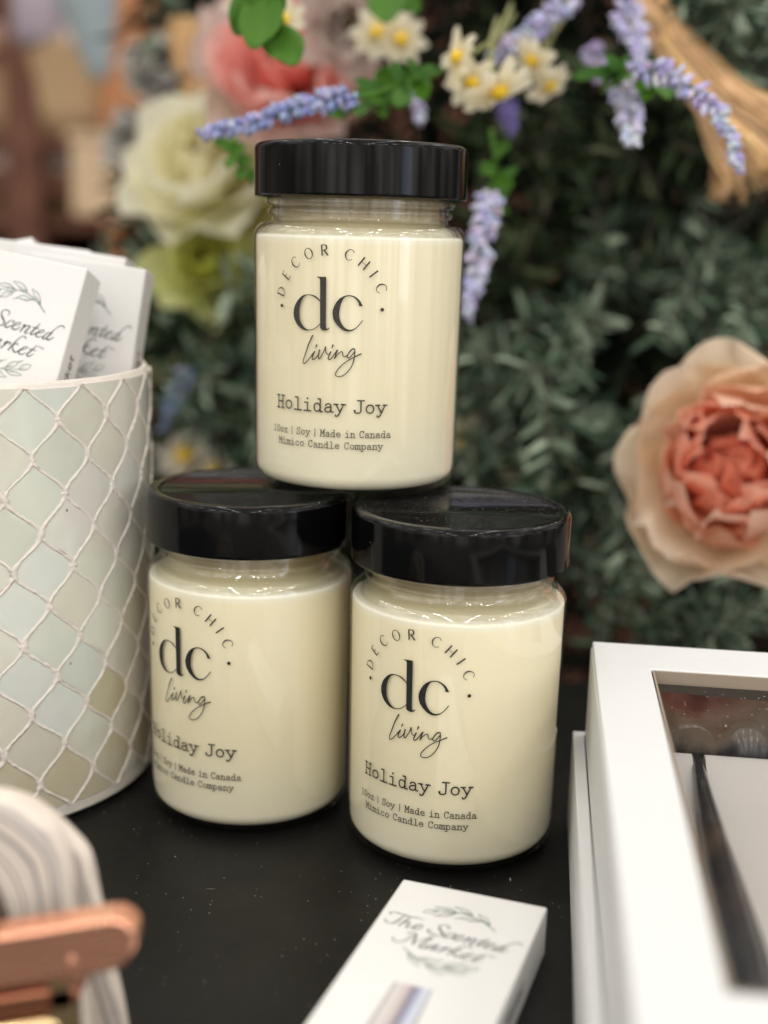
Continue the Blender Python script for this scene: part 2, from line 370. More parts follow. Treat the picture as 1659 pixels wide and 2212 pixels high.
M_wax = mat('cream soy wax', (0.84, 0.77, 0.56), 0.45, sss=0.25, spec=0.25)
co = coords(M_wax); tzz = N(M_wax, 'ShaderNodeTexCoord'); s3 = N(M_wax, 'ShaderNodeSeparateXYZ'); L(M_wax, tzz.outputs['Object'], s3.inputs[0])
streak = noise(M_wax, coords(M_wax, (1, 1, 0.05)), 160, 5, 0.6)
cloud = noise(M_wax, coords(M_wax, (1, 1, 0.6)), 38, 4, 0.55)
col = mixc(M_wax, mathn(M_wax, 'MULTIPLY', streak, 0.6), (0.895, 0.79, 0.555), (0.915, 0.855, 0.70))
col = mixc(M_wax, mathn(M_wax, 'MULTIPLY', cloud, 0.4), col, (0.855, 0.75, 0.495))
topb = N(M_wax, 'ShaderNodeMapRange', interpolation_type='SMOOTHSTEP'); L(M_wax, s3.outputs[2], topb.inputs[0]); topb.inputs[1].default_value = 0.0855; topb.inputs[2].default_value = 0.0888
botb = N(M_wax, 'ShaderNodeMapRange', interpolation_type='SMOOTHSTEP'); L(M_wax, s3.outputs[2], botb.inputs[0]); botb.inputs[1].default_value = 0.040; botb.inputs[2].default_value = 0.008
col = mixc(M_wax, mathn(M_wax, 'MULTIPLY', topb.outputs[0], 0.85), col, (0.90, 0.87, 0.77))
col = mixc(M_wax, mathn(M_wax, 'MULTIPLY', botb.outputs[0], 0.55), col, (0.88, 0.84, 0.70))
neck = ramp(M_wax, mathn(M_wax, 'MULTIPLY', s3.outputs[2], 10.0), [(0.889, (1, 1, 1)), (0.8935, (.80, .76, .66)), (0.93, (.70, .62, .46)), (0.955, (.50, .41, .27)), (0.985, (.42, .34, .21))])  # tan darkening above the fill line: lid shade and refraction put into the wax colour
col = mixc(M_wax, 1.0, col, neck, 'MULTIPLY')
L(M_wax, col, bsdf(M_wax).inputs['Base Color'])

M_ink = mat('charcoal label ink', (0.022, 0.023, 0.022), 0.6, spec=0.15)
n_ = noise(M_ink, coords(M_ink), 2600, 2, 0.7)
L(M_ink, ramp(M_ink, n_, [(0.3, (0.006, 0.007, 0.007)), (0.8, (0.05, 0.05, 0.047))]), bsdf(M_ink).inputs['Base Color'])
M_ink_grey = mat('grey brown label ink', (0.05, 0.048, 0.042), 0.6, spec=0.15)
n_ = noise(M_ink_grey, coords(M_ink_grey), 2600, 2, 0.7)
L(M_ink_grey, ramp(M_ink_grey, n_, [(0.3, (0.022, 0.021, 0.018)), (0.8, (0.10, 0.095, 0.08))]), bsdf(M_ink_grey).inputs['Base Color'])

M_table = mat('black laminate', (0.012, 0.012, 0.012), 0.42, spec=0.2)
co = coords(M_table)
sp = mathn(M_table, 'ADD', specks(M_table, co, 190, 0.14, 0.062), specks(M_table, co, 520, 0.16, 0.12))
lint = specks(M_table, coords(M_table, (1, 0.22, 1)), 110, 0.08, 0.06)
sp = mathn(M_table, 'ADD', sp, lint)
L(M_table, mixc(M_table, mathn(M_table, 'MINIMUM', mathn(M_table, 'ADD', sp, mathn(M_table, 'MULTIPLY', specks(M_table, coords(M_table, (0.12, 1, 1)), 150, 0.05, 0.05), 0.5)), 0.5), mixc(M_table, noise(M_table, co, 26, 5, 0.65), (0.0025, 0.0025, 0.0025), (0.011, 0.0107, 0.0098)), (0.55, 0.53, 0.48)), bsdf(M_table).inputs['Base Color'])
L(M_table, ramp(M_table, noise(M_table, co, 45, 5, 0.7), [(0.3, (0.36, 0.36, 0.36)), (0.8, (0.55, 0.55, 0.55))]), bsdf(M_table).inputs['Roughness'])

M_card = mat('white carton', (0.83, 0.815, 0.80), 0.55, spec=0.35)
co = coords(M_card); L(M_card, mixc(M_card, noise(M_card, co, 90, 5, 0.6), (0.70, 0.69, 0.68), (0.735, 0.725, 0.715)), bsdf(M_card).inputs['Base Color'])
bump(M_card, noise(M_card, coords(M_card, (1, 1, 1)), 1100, 3, 0.6), 0.12, 0.0003)
M_board = mat('white textured boxboard', (0.80, 0.80, 0.795), 0.6, spec=0.3)
co = coords(M_board, (1, 9, 9)); L(M_board, mixc(M_board, noise(M_board, co, 130, 4, 0.6), (0.63, 0.63, 0.63), (0.69, 0.69, 0.688)), bsdf(M_board).inputs['Base Color'])
bump(M_board, noise(M_board, co, 420, 4, 0.65), 0.25, 0.0004)
M_edge = mat('raw card edge', (0.30, 0.24, 0.18), 0.8)
M_insert = mat('ivory moulded insert', (0.52, 0.485, 0.455), 0.6)
M_black = mat('black plush lining', (0.008, 0.008, 0.009), 0.75)
M_blackmetal = mat('black painted metal', (0.012, 0.012, 0.014), 0.2)
M_film = thin_glass('clear window film', (0.93, 0.93, 0.93), 0.04, 1.38)
n = M_film.node_tree; mx2 = n.nodes.new('ShaderNodeMixShader'); df = n.nodes.new('ShaderNodeBsdfDiffuse'); df.inputs[0].default_value = (0.7, 0.7, 0.68, 1)
ol = [q for q in n.nodes if q.type == 'OUTPUT_MATERIAL'][0]; prev = ol.inputs[0].links[0].from_socket
cf = coords(M_film)
ds = mathn(M_film, 'ADD', specks(M_film, cf, 900, 0.16, 0.22), specks(M_film, coords(M_film, (1, .5, 1)), 520, 0.05, 0.16))
n.links.new(mathn(M_film, 'MINIMUM', mathn(M_film, 'ADD', mathn(M_film, 'MULTIPLY', ds, 0.5), 0.012), 0.5), mx2.inputs[0])
n.links.new(prev, mx2.inputs[1]); n.links.new(df.outputs[0], mx2.inputs[2]); n.links.new(mx2.outputs[0], ol.inputs[0])

# ---------------------------------------------------------------- the table
b = MB(); b.box(-0.55, 0.60, 0.02, 0.585, -0.03, 0.0)
tb = b.build('table', M_table, smooth=False); bevel(tb, 0.003)
tag(tb, 'dusty black laminate table top under the jars and boxes', 'table')
b = MB(); b.box(-4, 4, -5, 3.2, -0.76, -0.75); fl = b.build('floor', mat('grey shop floor', (0.22, 0.20, 0.18), 0.4), smooth=False); tag(fl, kind='structure')
for x in (-0.5, 0.55):
    for y in (0.06, 0.54):
        b = MB(); b.box(x - 0.02, x + 0.02, y - 0.02, y + 0.02, -0.75, -0.031); b.build('table_leg', M_blackmetal, tb, False)

# ---------------------------------------------------------------- the candle jars
RB, H = 0.0368, 0.11996
def rb(z): return 0.0367 + 0.0008 * min(max(z, 0), 0.0885) / 0.0885   # the glass widens very slightly upwards
def arc_pts(cx, cz, r, a0, a1, n=6):
    return [(cx + r * math.cos(R_(a0 + (a1 - a0) * i / n)), cz + r * math.sin(R_(a0 + (a1 - a0) * i / n))) for i in range(n + 1)]
def knurl(a, z): return 1 + (0.012 * max(0, math.sin(a * 62)) if z < 0.0012 else 0)
def make_jar():
    root = empty('candle_jar')
    g = MB()
    prof = [(0.0, 0.0012), (0.0270, 0.0010), (0.0300, 0.0), (0.0318, 0.0004)] + [(0.0326, 0.0014)] + arc_pts(rb(.006) - 0.005, 0.0062, 0.005, -60, 0, 6)
    prof += [(rb(.02), 0.02), (rb(.05), 0.05), (rb(.0885), 0.0885)] + arc_pts(rb(.0885) - 0.0048, 0.0885, 0.0048, 12, 84, 7)
    prof += [(0.0322, 0.0933), (0.0312, 0.0940), (0.0309, 0.0950)] + arc_pts(0.0312, 0.0966, 0.0015, -80, 80, 6) + [(0.0310, 0.0986)] + arc_pts(0.0318, 0.1001, 0.0016, -80, 80, 6) + [(0.0318, 0.1100)]
    g.lathe(prof, 186, wob=knurl)
    g.lathe([(rb(.0885) - 0.0030, 0.0893), (rb(.0885) - 0.0036, 0.0908), (0.0318, 0.0920), (0.0302, 0.0932), (0.0297, 0.0950), (0.0297, 0.1030)], 96)
    g.build('glass', M_glass, root, sharp=50)
    w = MB(); RW = rb(.0872) - 0.0008; R2 = rb(.008) - 0.0008
    wp = [(0.0, 0.0030), (0.0295, 0.0030)] + arc_pts(R2 - 0.0050, 0.0080, 0.0050, -80, 0, 7) + [(rb(.03) - .0008, 0.03), (RW, 0.0879)] + arc_pts(RW - 0.0012, 0.0879, 0.0012, 20, 90, 4)
    wp += [(0.0338, 0.0892), (0.0325, 0.0908), (0.0310, 0.0920), (0.0290, 0.0936), (0.0280, 0.0950), (0.0280, 0.1030), (0.0, 0.1030)]  # wax continued up the neck, added to stand in for its refracted image
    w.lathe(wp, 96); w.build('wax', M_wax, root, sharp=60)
    l = MB(); RL = 0.0375
    lp = [(0.0, H - 0.0009), (0.0318, H - 0.0009), (0.0326, H - 0.0003), (0.0335, H), (0.0345, H)] + arc_pts(RL - 0.0022, H - 0.0022, 0.0022, 80, 0, 6)
    lp += [(RL, H - 0.010), (RL, 0.1030)] + arc_pts(RL - 0.0007, 0.1025, 0.0007, 0, -90, 4) + [(RL - 0.0022, 0.1020), (RL - 0.0030, 0.1028), (0.0340, 0.1040), (0.0, 0.1040)]
    l.lathe(lp, 128); l.build('lid', M_lid, root, sharp=60)
    # the printed wrap
    ink = Ink()
    ink.dot(-18.1, 0, 0.62); ink.dot(18.1, 0, 0.62)
    for ch, ang in zip('DECORCHIC', (-75.2, -56.9, -39.7, -21.5, -3.8, 21.6, 38.2, 52.2, 68.3)):
        a = R_(ang); base, cap = 17.25, 3.5
        for pts, ws, sm in CAPS[ch]:
            q = []
            for x, y in pts:
                xx = (x - CW[ch] / 2) * cap; rr = base + y * cap
                q.append((rr * math.sin(a) + xx * math.cos(a), rr * math.cos(a) - xx * math.sin(a)))
            ink.stroke(q, [t * cap * 1.08 for t in ws], bool(sm), 0.2, cap=False)
    ink.poly([(p.x, p.y) for p in crom(DBO, 0.25)] + [(p.x, p.y) for p in crom(DBI, 0.25)])
    ink.poly(STEM)
    ink.poly([(p.x, p.y) for p in crom(CO, 0.25)] + [(p.x, p.y) for p in crom(CI, 0.25)])
    for i, s_ in enumerate(LIV):
        if i >= 9: ink.stroke(s_, [0.55, 0.22], True, 0.2)
        elif i in (6, 8): ink.stroke(s_, [0.34, 0.40, 0.32, 0.30, 0.30, 0.34, 0.30, 0.32, 0.42], True, 0.25)
        else: ink.stroke(s_, [0.50, 0.42, 0.34, 0.30, 0.36], True, 0.25)
    typewriter(ink, 'Holiday Joy', -20.4, 20.6, -35.0, 4.75, 0.47)
    typewriter(ink, '10oz | Soy | Made in Canada', -22.4, 22.4, -43.3, 2.55, 0.25)
    typewriter(ink, 'Mimico Candle Company', -19.6, 19.7, -47.3, 2.5, 0.25)
    RP = RB + 0.00004
    def wrap(c):
        z = 0.0654 + c.y * 0.001; r = rb(z) + 0.00004 + c.z * 0.001; a = c.x * 0.001 / RB
        return Vector((r * math.sin(a), -r * math.cos(a), z))
    ink.mesh(wrap, 'printed_label', M_ink, root, 0.7)
    return root
jar = make_jar()
jars = [jar, copy_tree(jar), copy_tree(jar)]
for j, (x, y, z, la, lab) in zip(jars, (
    (-0.01124, 0.46131, H + 0.0002, -15.8, 'cream candle jar with a black lid balanced on top of two other jars'),
    (-0.04834, 0.44809, 0.0, -39.5, 'cream candle jar with black lid beside the mosaic vase, its print turned to the left'),
    (0.02651, 0.42305, 0.0, -20.6, 'cream candle jar with dusty black lid beside the white window box, nearest of three'))):
    j.location = (x, y, z); j.rotation_euler = (0, 0, math.atan2(-x, y) + R_(la))
    tag(j, lab, 'candle jar', 'stacked candle jars')
for ch in jars[0].children:
    if ch.name.startswith('printed_label'):
        ch.data = ch.data.copy(); ch.data.materials[0] = M_ink_grey

# ---------------------------------------------------------------- the mosaic vase
VR, VH, VX, VY = 0.0731, 0.1591, -0.1631, 0.4727
M_grout = mat('pale grout', (0.74, 0.68, 0.62), 0.85)
co = coords(M_grout); L(M_grout, mixc(M_grout, noise(M_grout, co, 140, 5, 0.7), (0.66, 0.60, 0.53), (0.80, 0.74, 0.69)), bsdf(M_grout).inputs['Base Color']); bump(M_grout, noise(M_grout, co, 420, 4), 0.6, 0.0008)
M_tile = mat('pearl glass tile', (0.6, 0.6, 0.5), 0.24, coat=0.8, spec=0.6)
vc = vcol(M_tile)
co = coords(M_tile)
cl = noise(M_tile, co, 34, 4, 0.55, 0.6)
c2 = mixc(M_tile, mathn(M_tile, 'MULTIPLY', ramp(M_tile, cl, [(0.52, (0, 0, 0)), (0.72, (1, 1, 1))]), 0.35), vc, (0.62, 0.66, 0.62))
c2 = mixc(M_tile, mathn(M_tile, 'MULTIPLY', ramp(M_tile, noise(M_tile, co, 21, 3, 0.5, 0.8), [(0.60, (0, 0, 0)), (0.74, (1, 1, 1))]), 0.5), c2, (0.55, 0.46, 0.30))
c2 = mixc(M_tile, specks(M_tile, co, 130, 0.06, 0.07), c2, (0.08, 0.07, 0.06))
L(M_tile, c2, bsdf(M_tile).inputs['Base Color'])
bsdf(M_tile).inputs['Thin Film Thickness'].default_value = 420; bsdf(M_tile).inputs['Thin Film IOR'].default_value = 1.35
bump(M_tile, noise(M_tile, co, 75, 3), 0.45, 0.0010)
vase = empty('mosaic_vase', (VX, VY, 0))
v = MB(); r0 = VR - 0.0009
v.lathe([(0, 0.0), (VR - 0.004, 0.0), (VR - 0.0006, 0.0025), (VR - 0.0004, 0.0060), (r0, 0.0062), (r0, VH - 0.0012), (r0 - 0.0008, VH), (VR - 0.0026, VH), (VR - 0.0033, VH - 0.001), (VR - 0.0038, 0.05), (0, 0.05)], 160)
v.build('vase_body', M_grout, vase, sharp=50)
t = MB(); NT = 21; Wt = 2 * math.pi * VR / NT; Ht = 0.0258; gap = 0.0003; rnd = random.Random(5)
pal = [(0.64, 0.635, 0.55), (0.68, 0.66, 0.60), (0.61, 0.625, 0.57), (0.63, 0.60, 0.50), (0.70, 0.665, 0.61), (0.60, 0.61, 0.53), (0.65, 0.665, 0.63), (0.60, 0.56, 0.45), (0.66, 0.635, 0.54)]
def OG(t_): return 0.84 * 0.5 * (1 + math.cos(math.pi * t_)) + 0.16 * (1 - abs(t_))
gr = MB()
for row in range(-2, 15, 2):
    for i in range(NT):
        zc = 0.0045 + row * Ht / 2; uc = i * Wt
        for sd in (-1, 1):
            vs, fs = [], []; ph = rnd.uniform(0, 6.28); wd0 = rnd.uniform(0.00050, 0.00078)
            for k in range(-20, 21):
                tt = k / 20; z = zc + tt * Ht / 2
                if z < 0.0064 or z > VH - 0.0012: continue
                c = uc + sd * OG(tt) * Wt / 2 - z * 0.085 + 0.0002 * math.sin(5 * tt + ph)
                e_ = wd0 * (1 + 0.9 * abs(tt) ** 6 + 0.6 * (1 - abs(tt)) ** 6 + rnd.uniform(-.38, .38)); hh = rnd.uniform(0.00015, 0.00060)
                for du, lf in ((-e_ * 1.5, -0.0008), (-e_, hh * .6), (0, hh), (e_, hh * .6), (e_ * 1.5, -0.0008)):
                    a = (c + du) / VR; vs.append(((VR + lf) * math.cos(a), (VR + lf) * math.sin(a), z))
            for a_ in range(len(vs) // 5 - 1):
                for q in range(4): fs.append((a_ * 5 + q, a_ * 5 + q + 1, a_ * 5 + q + 6, a_ * 5 + q + 5))
            gr.add(vs, fs)
for row in range(-1, 15):
    for i in range(NT):
        zc = 0.0045 + row * Ht / 2; uc = (i + (0.5 if row % 2 else 0)) * Wt
        cc = rnd.choice(pal); kk = rnd.uniform(0.98, 1.12); cc = tuple((q * .7 + w_ * .3) * kk for q, w_ in zip(cc, (.70, .685, .63)))
        if zc < 0.045 and rnd.random() < 0.35: cc = (0.56, 0.50, 0.36)
        rows = []
        jx, jz, jt = rnd.uniform(-.0004, .0004), rnd.uniform(-.0004, .0004), rnd.uniform(-.02, .02)
        for k in range(-13, 14):
            tt = k / 13; z = zc + tt * Ht / 2 * 0.985 + jz
            hw = OG(tt) * Wt / 2 - gap
            if hw < 0.00045 or z < 0.0066 or z > VH - 0.0014: continue
            rows.append((z, hw))
        if len(rows) < 3: continue
        vs, fs, K = [], [], 7
        for z, hw in rows:
            for q in range(-1, K + 2):
                x = -hw + 2 * hw * min(max(q, 0), K) / K
                lift = 0.0 if (0 < q < K) else (-0.00012 if q in (0, K) else -0.0010)
                u = uc + jx + x - z * 0.085 + (z - zc) * jt; a = u / VR
                vs.append(((VR + lift) * math.cos(a), (VR + lift) * math.sin(a), z))
        n = K + 3
        for a_ in range(len(rows) - 1):
            for q in range(n - 1): fs.append((a_ * n + q, a_ * n + q + 1, (a_ + 1) * n + q + 1, (a_ + 1) * n + q))
        # end skirts
        for a_, flip in ((0, 1), (len(rows) - 1, 0)):
            o_ = len(vs)
            for q in range(n):
                x_, y_, z_ = vs[a_ * n + q]; s_ = (VR - 0.001) / math.hypot(x_, y_); vs.append((x_ * s_, y_ * s_, z_ + (-0.0002 if flip else 0.0002)))
            for q in range(n - 1):
                f = (o_ + q, o_ + q + 1, a_ * n + q + 1, a_ * n + q); fs.append(f if flip else f[::-1])
        t.add(vs, fs, 0, cc)
t.build('mosaic_tiles', M_tile, vase, sharp=40); gr.build('grout_lines', M_grout, vase)
tag(vase, 'round mosaic vase of pearly ogee tiles with small white cartons standing in it', 'vase')

# ---------------------------------------------------------------- slim cartons with the printed wreath
BW, BD, BL = 0.0453, 0.0155, 0.150
M_green = mat('sage print', (0.085, 0.15, 0.12), 0.7, spec=0.15)
M_slate = mat('slate print', (0.045, 0.055, 0.062), 0.7, spec=0.15)
M_chrome = mat('printed picture of a silver cap', (0.4, 0.38, 0.4), 0.5)
tcp = N(M_chrome, 'ShaderNodeTexCoord'); sxx = N(M_chrome, 'ShaderNodeSeparateXYZ'); L(M_chrome, tcp.outputs['Object'], sxx.inputs[0])
mrr = N(M_chrome, 'ShaderNodeMapRange'); L(M_chrome, sxx.outputs[0], mrr.inputs[0]); mrr.inputs[1].default_value = -BW + 0.0151; mrr.inputs[2].default_value = -BW + 0.0262
L(M_chrome, ramp(M_chrome, mrr.outputs[0], [(0, (.30, .28, .29)), (.12, (.62, .58, .57)), (.38, (.52, .45, .45)), (.55, (.20, .18, .23)), (.68, (.34, .36, .48)), (.86, (.62, .66, .74)), (1, (.25, .22, .22))]), bsdf(M_chrome).inputs['Base Color'])
AM = ((0.018637, 0.00127), (0.00550, -0.019986), (9.672, -8.4245))
def c3(p): return (AM[0][0] * p[0] + AM[1][0] * p[1] + AM[2][0], AM[0][1] * p[0] + AM[1][1] * p[1] + AM[2][1])
SC = [
 ([(390, 745), (425, 700), (400, 665), (345, 655), (285, 680), (258, 730), (270, 790), (300, 840), (315, 885), (290, 930), (230, 950), (160, 940), (100, 905), (80, 870), (95, 840), (125, 820)], (14, 18, 14, 20, 34, 26, 16, 22, 24, 12)),
 ([(495, 870), (515, 845), (490, 830), (440, 840), (370, 890), (330, 940), (345, 965), (400, 955), (470, 920)], (22, 12, 22, 24, 14)),
 ([(470, 920), (560, 905), (630, 875), (650, 850), (610, 850), (550, 870), (490, 930), (480, 970), (510, 985), (580, 970), (650, 920)], (10, 14, 14, 24, 22, 10)),
 ([(690, 890), (745, 875), (700, 930), (640, 1005)], (14, 26, 24, 22)), ([(650, 990), (740, 910), (820, 880), (840, 895), (800, 940), (740, 1000), (748, 1025), (800, 1008)], (10, 12, 22, 26, 14)),
 ([(1045, 820), (980, 880), (900, 960), (850, 1010), (860, 1030), (920, 1015), (960, 985)], (14, 22, 26, 22, 10)), ([(895, 897), (1020, 910)], (16, 16)),
 ([(960, 985), (1060, 975), (1120, 945), (1130, 920), (1080, 925), (1010, 970), (960, 1020), (970, 1050), (1020, 1055), (1090, 1035)], (10, 14, 14, 24, 22, 10)),
 ([(1290, 950), (1220, 950), (1150, 1000), (1100, 1050), (1100, 1075), (1150, 1060), (1240, 1000), (1300, 930)], (14, 16, 24, 24, 12, 10)),
 ([(1530, 830), (1525, 805), (1480, 795), (1420, 820), (1350, 870), (1260, 960), (1180, 1050), (1190, 1080), (1240, 1070), (1320, 1020)], (22, 16, 14, 18, 24, 26, 12)),
 ([(280, 1200), (210, 1190), (130, 1230), (50, 1295), (60, 1318), (120, 1290), (200, 1240), (265, 1200)], (12, 16, 24, 22, 10, 10)), ([(265, 1200), (180, 1290), (150, 1325), (190, 1325), (250, 1290)], (22, 26, 20, 10)),
 ([(300, 1255), (390, 1215), (330, 1280), (250, 1350)], (12, 26, 24, 22)), ([(270, 1330), (350, 1250), (430, 1225), (452, 1240), (430, 1262)], (10, 14, 22, 18)),
 ([(760, 1115), (745, 1090), (700, 1085), (620, 1130), (540, 1210), (470, 1290), (400, 1365)], (22, 14, 16, 22, 26, 24)), ([(600, 1245), (585, 1230), (540, 1240), (490, 1285)], (22, 14, 10)), ([(490, 1285), (500, 1350), (530, 1385), (590, 1370), (650, 1320)], (16, 26, 22, 10)),
 ([(600, 1350), (700, 1320), (780, 1280), (790, 1260), (740, 1265), (670, 1310), (620, 1370), (630, 1405), (690, 1405), (760, 1370)], (10, 14, 14, 24, 22, 10)),
 ([(985, 1210), (910, 1280), (830, 1350), (780, 1400), (800, 1425), (850, 1410), (920, 1365)], (14, 22, 26, 22, 10)), ([(825, 1290), (955, 1305)], (16, 16)),
 ([(1010, 1215), (1060, 1222)], (7, 7)), ([(1036, 1218), (1030, 1258)], (7, 7)), ([(1068, 1262), (1078, 1226)], (7, 7)), ([(1078, 1226), (1095, 1256)], (7, 7)), ([(1095, 1256), (1116, 1232)], (7, 7)), ([(1116, 1232), (1120, 1270)], (7, 7)),
]
MMS = [  # strokes already in carton millimetres: 'The' and the capital M
 ([(3.14, -21.0), (2.65, -20.4), (3.49, -19.8), (6.04, -19.9), (9.05, -20.4), (11.18, -20.3), (13.3, -20.6)], (.4, .3, .35, .45, .4, .3, .2)), ([(9.05, -20.5), (7.46, -20.5), (6.64, -22.6), (5.77, -25.0), (4.42, -26.0), (3.13, -25.5), (2.65, -24.4)], (.2, .3, .55, .5, .3, .4)),
 ([(9.0, -20.9), (8.2, -23.6), (7.3, -26.2)], (.3, .5, .45)), ([(7.6, -25.2), (9.03, -23.3), (9.75, -23.5), (9.5, -25.9), (9.9, -26.4), (11.2, -25.3)], (.2, .3, .5, .4, .2)),
 ([(11.2, -25.3), (13.2, -24.4), (13.65, -23.4), (12.5, -23.5), (11.5, -25.2), (11.8, -26.3), (12.8, -26.2), (14.2, -24.6)], (.2, .25, .25, .45, .4, .2)),
 ([(7.9, -32.7), (8.4, -34.0), (10.0, -34.4), (11.6, -32.9), (13.0, -29.2)], (.4, .35, .35, .4, .3)), ([(11.0, -29.7), (11.5, -28.6), (12.7, -28.4), (13.5, -28.9), (13.8, -31.0), (14.0, -34.0)], (.25, .3, .4, .6, .55, .4)),
 ([(14.0, -34.0), (15.4, -31.4), (17.2, -29.4), (18.4, -28.6)], (.25, .25, .3, .3)), ([(18.4, -28.6), (17.2, -31.4), (16.2, -34.4), (16.9, -35.0), (18.2, -33.9)], (.4, .6, .5, .2)),
]
STEMC = [(1135, 605), (1050, 500), (940, 400), (820, 325), (700, 285), (560, 270), (400, 285), (230, 295)]
LEAF = [([(1050, 470), (1045, 380), (1000, 290), (930, 235), (870, 210)], [(900, 270), (930, 340), (1000, 400), (1050, 440)]),
 ([(780, 270), (770, 240), (700, 160), (600, 125), (490, 125)], [(560, 170), (640, 240), (710, 270), (780, 270)]),
 ([(520, 262), (460, 215), (400, 185), (300, 185), (170, 205)], [(240, 230), (340, 250), (420, 250), (510, 250)]),
 ([(235, 298), (140, 300), (60, 330), (-20, 405)], [(60, 410), (150, 390), (210, 340), (235, 305)]),
 ([(560, 285), (490, 312), (380, 320), (300, 360), (240, 420), (150, 465)], [(240, 435), (340, 420), (430, 380), (490, 320)]),
 ([(930, 405), (850, 395), (750, 360), (660, 365), (580, 405), (485, 445)], [(580, 415), (680, 425), (760, 440), (830, 420), (880, 398)])]
def make_carton():
    root = empty('slim_carton')
    b = MB(); b.box(-BW, 0, 0, BD, -BL, 0); cb = b.build('carton_body', M_card, root, False); bevel(cb, 0.0006, 2)
    face = lambda c: Vector((-BW + c.x * 0.001, -0.00006 - c.z * 0.001, c.y * 0.001))
    ink = Ink()
    for pts, ws in SC: ink.stroke([c3(p) for p in pts], [w_ * 0.0205 for w_ in ws], True, 0.15)
    for pts, ws in MMS: ink.stroke(pts, list(ws), True, 0.2)
    ink.mesh(face, 'printed_name', M_slate, root)
    ink = Ink(); fill = Ink()
    for rot in (0, 1):
        f = (lambda p: c3((860 - p[0], 1980 - p[1]))) if rot else c3
        ink.stroke([f(p) for p in STEMC], [0.32, 0.36, 0.30, 0.22, 0.16], True, 0.2)
        for a_, b_ in LEAF:
            ink.stroke([f(p) for p in a_], [0.2, 0.26, 0.24, 0.14], True, 0.2); ink.stroke([f(p) for p in [a_[-1]] + b_], [0.14, 0.26, 0.2], True, 0.2)
            q0 = Vector(f(a_[0])); q1 = Vector(f(a_[-1])); ink.stroke([q0, q0.lerp(q1, 0.22), q0.lerp(q1, 0.5)], [0.22, 0.2, 0.1], True, 0.2)
    ink.mesh(face, 'printed_wreath', M_green, root)
    p = Ink(); p.poly([(15.2, -53.0), (25.9, -53.0), (26.4, -73), (26.4, -90), (14.8, -90), (14.8, -73)]); p.mesh(face, 'printed_picture', M_chrome, root)
    # the name again, small and upright along the right-hand side
    side = lambda c: Vector((0.00006 + c.z * 0.001, BD * 0.60 - c.y * 0.001, -0.082 + c.x * 0.001))
    ink = Ink(); x = 0.0
    G = {'M': ([[(0, 0), (.1, 1), (.4, .2), (.8, 1), (.8, 0)]], 1.05), 'a': ([[(.55, .6), (.2, .62), (.02, .3), (.15, .02), (.45, .2), (.58, .62)], [(.58, .65), (.55, .0)]], .75), 'r': ([[(.1, .65), (.05, 0)], [(.08, .4), (.25, .62), (.42, .62)]], .5),
         'k': ([[(.1, 1), (.03, 0)], [(.5, .65), (.08, .3)], [(.2, .4), (.5, 0)]], .65), 'e': ([[(.05, .34), (.58, .36), (.5, .62), (.25, .64), (.05, .38), (.1, .06), (.35, .0), (.56, .12)]], .72), 't': ([[(.25, .9), (.15, .2), (.25, .0), (.42, .05)], [(.02, .63), (.48, .65)]], .5),
         'T': ([[(0, 1), (.8, 1)], [(.4, 1), (.36, 0)]], .8), 'h': ([[(.1, 1), (.03, 0)], [(.07, .4), (.3, .64), (.5, .5), (.48, 0)]], .7), 'S': ([[(.6, .85), (.35, 1), (.1, .8), (.3, .55), (.52, .3), (.3, .0), (.0, .12)]], .75), 'c': ([[(.52, .52), (.3, .64), (.06, .35), (.14, .05), (.5, .08)]], .62), 'n': ([[(.1, .65), (.05, 0)], [(.08, .4), (.3, .64), (.5, .5), (.48, 0)]], .7), 'd': ([[(.52, .5), (.25, .64), (.04, .3), (.16, .02), (.48, .2)], [(.62, 1), (.55, 0)]], .75)}
    for ch in 'The Scented Market':
        if ch == ' ': x += 1.6; continue
        gs, ad = G[ch]
        for g in gs: ink.stroke([(x + p_[0] * 4.2 + p_[1] * .6, p_[1] * 4.0) for p_ in g], 0.5, len(g) > 2, 0.2)
        x += ad * 4.4
    off = x
    for i in range(len(ink.v)): ink.v[i] = (ink.v[i][0] - off + 51.0, ink.v[i][1], ink.v[i][2])
    ink.mesh(side, 'printed_side_name', M_ink, root)
    return root
carton = make_carton()
cartons = [carton] + [copy_tree(carton) for _ in range(5)]
def place(o, loc, yaw=0, roll=0, lean=0):
    o.matrix_world = Matrix.Translation(loc) @ Matrix.Rotation(R_(yaw), 4, 'Z') @ Matrix.Rotation(R_(roll), 4, 'Y') @ Matrix.Rotation(R_(-lean), 4, 'X')
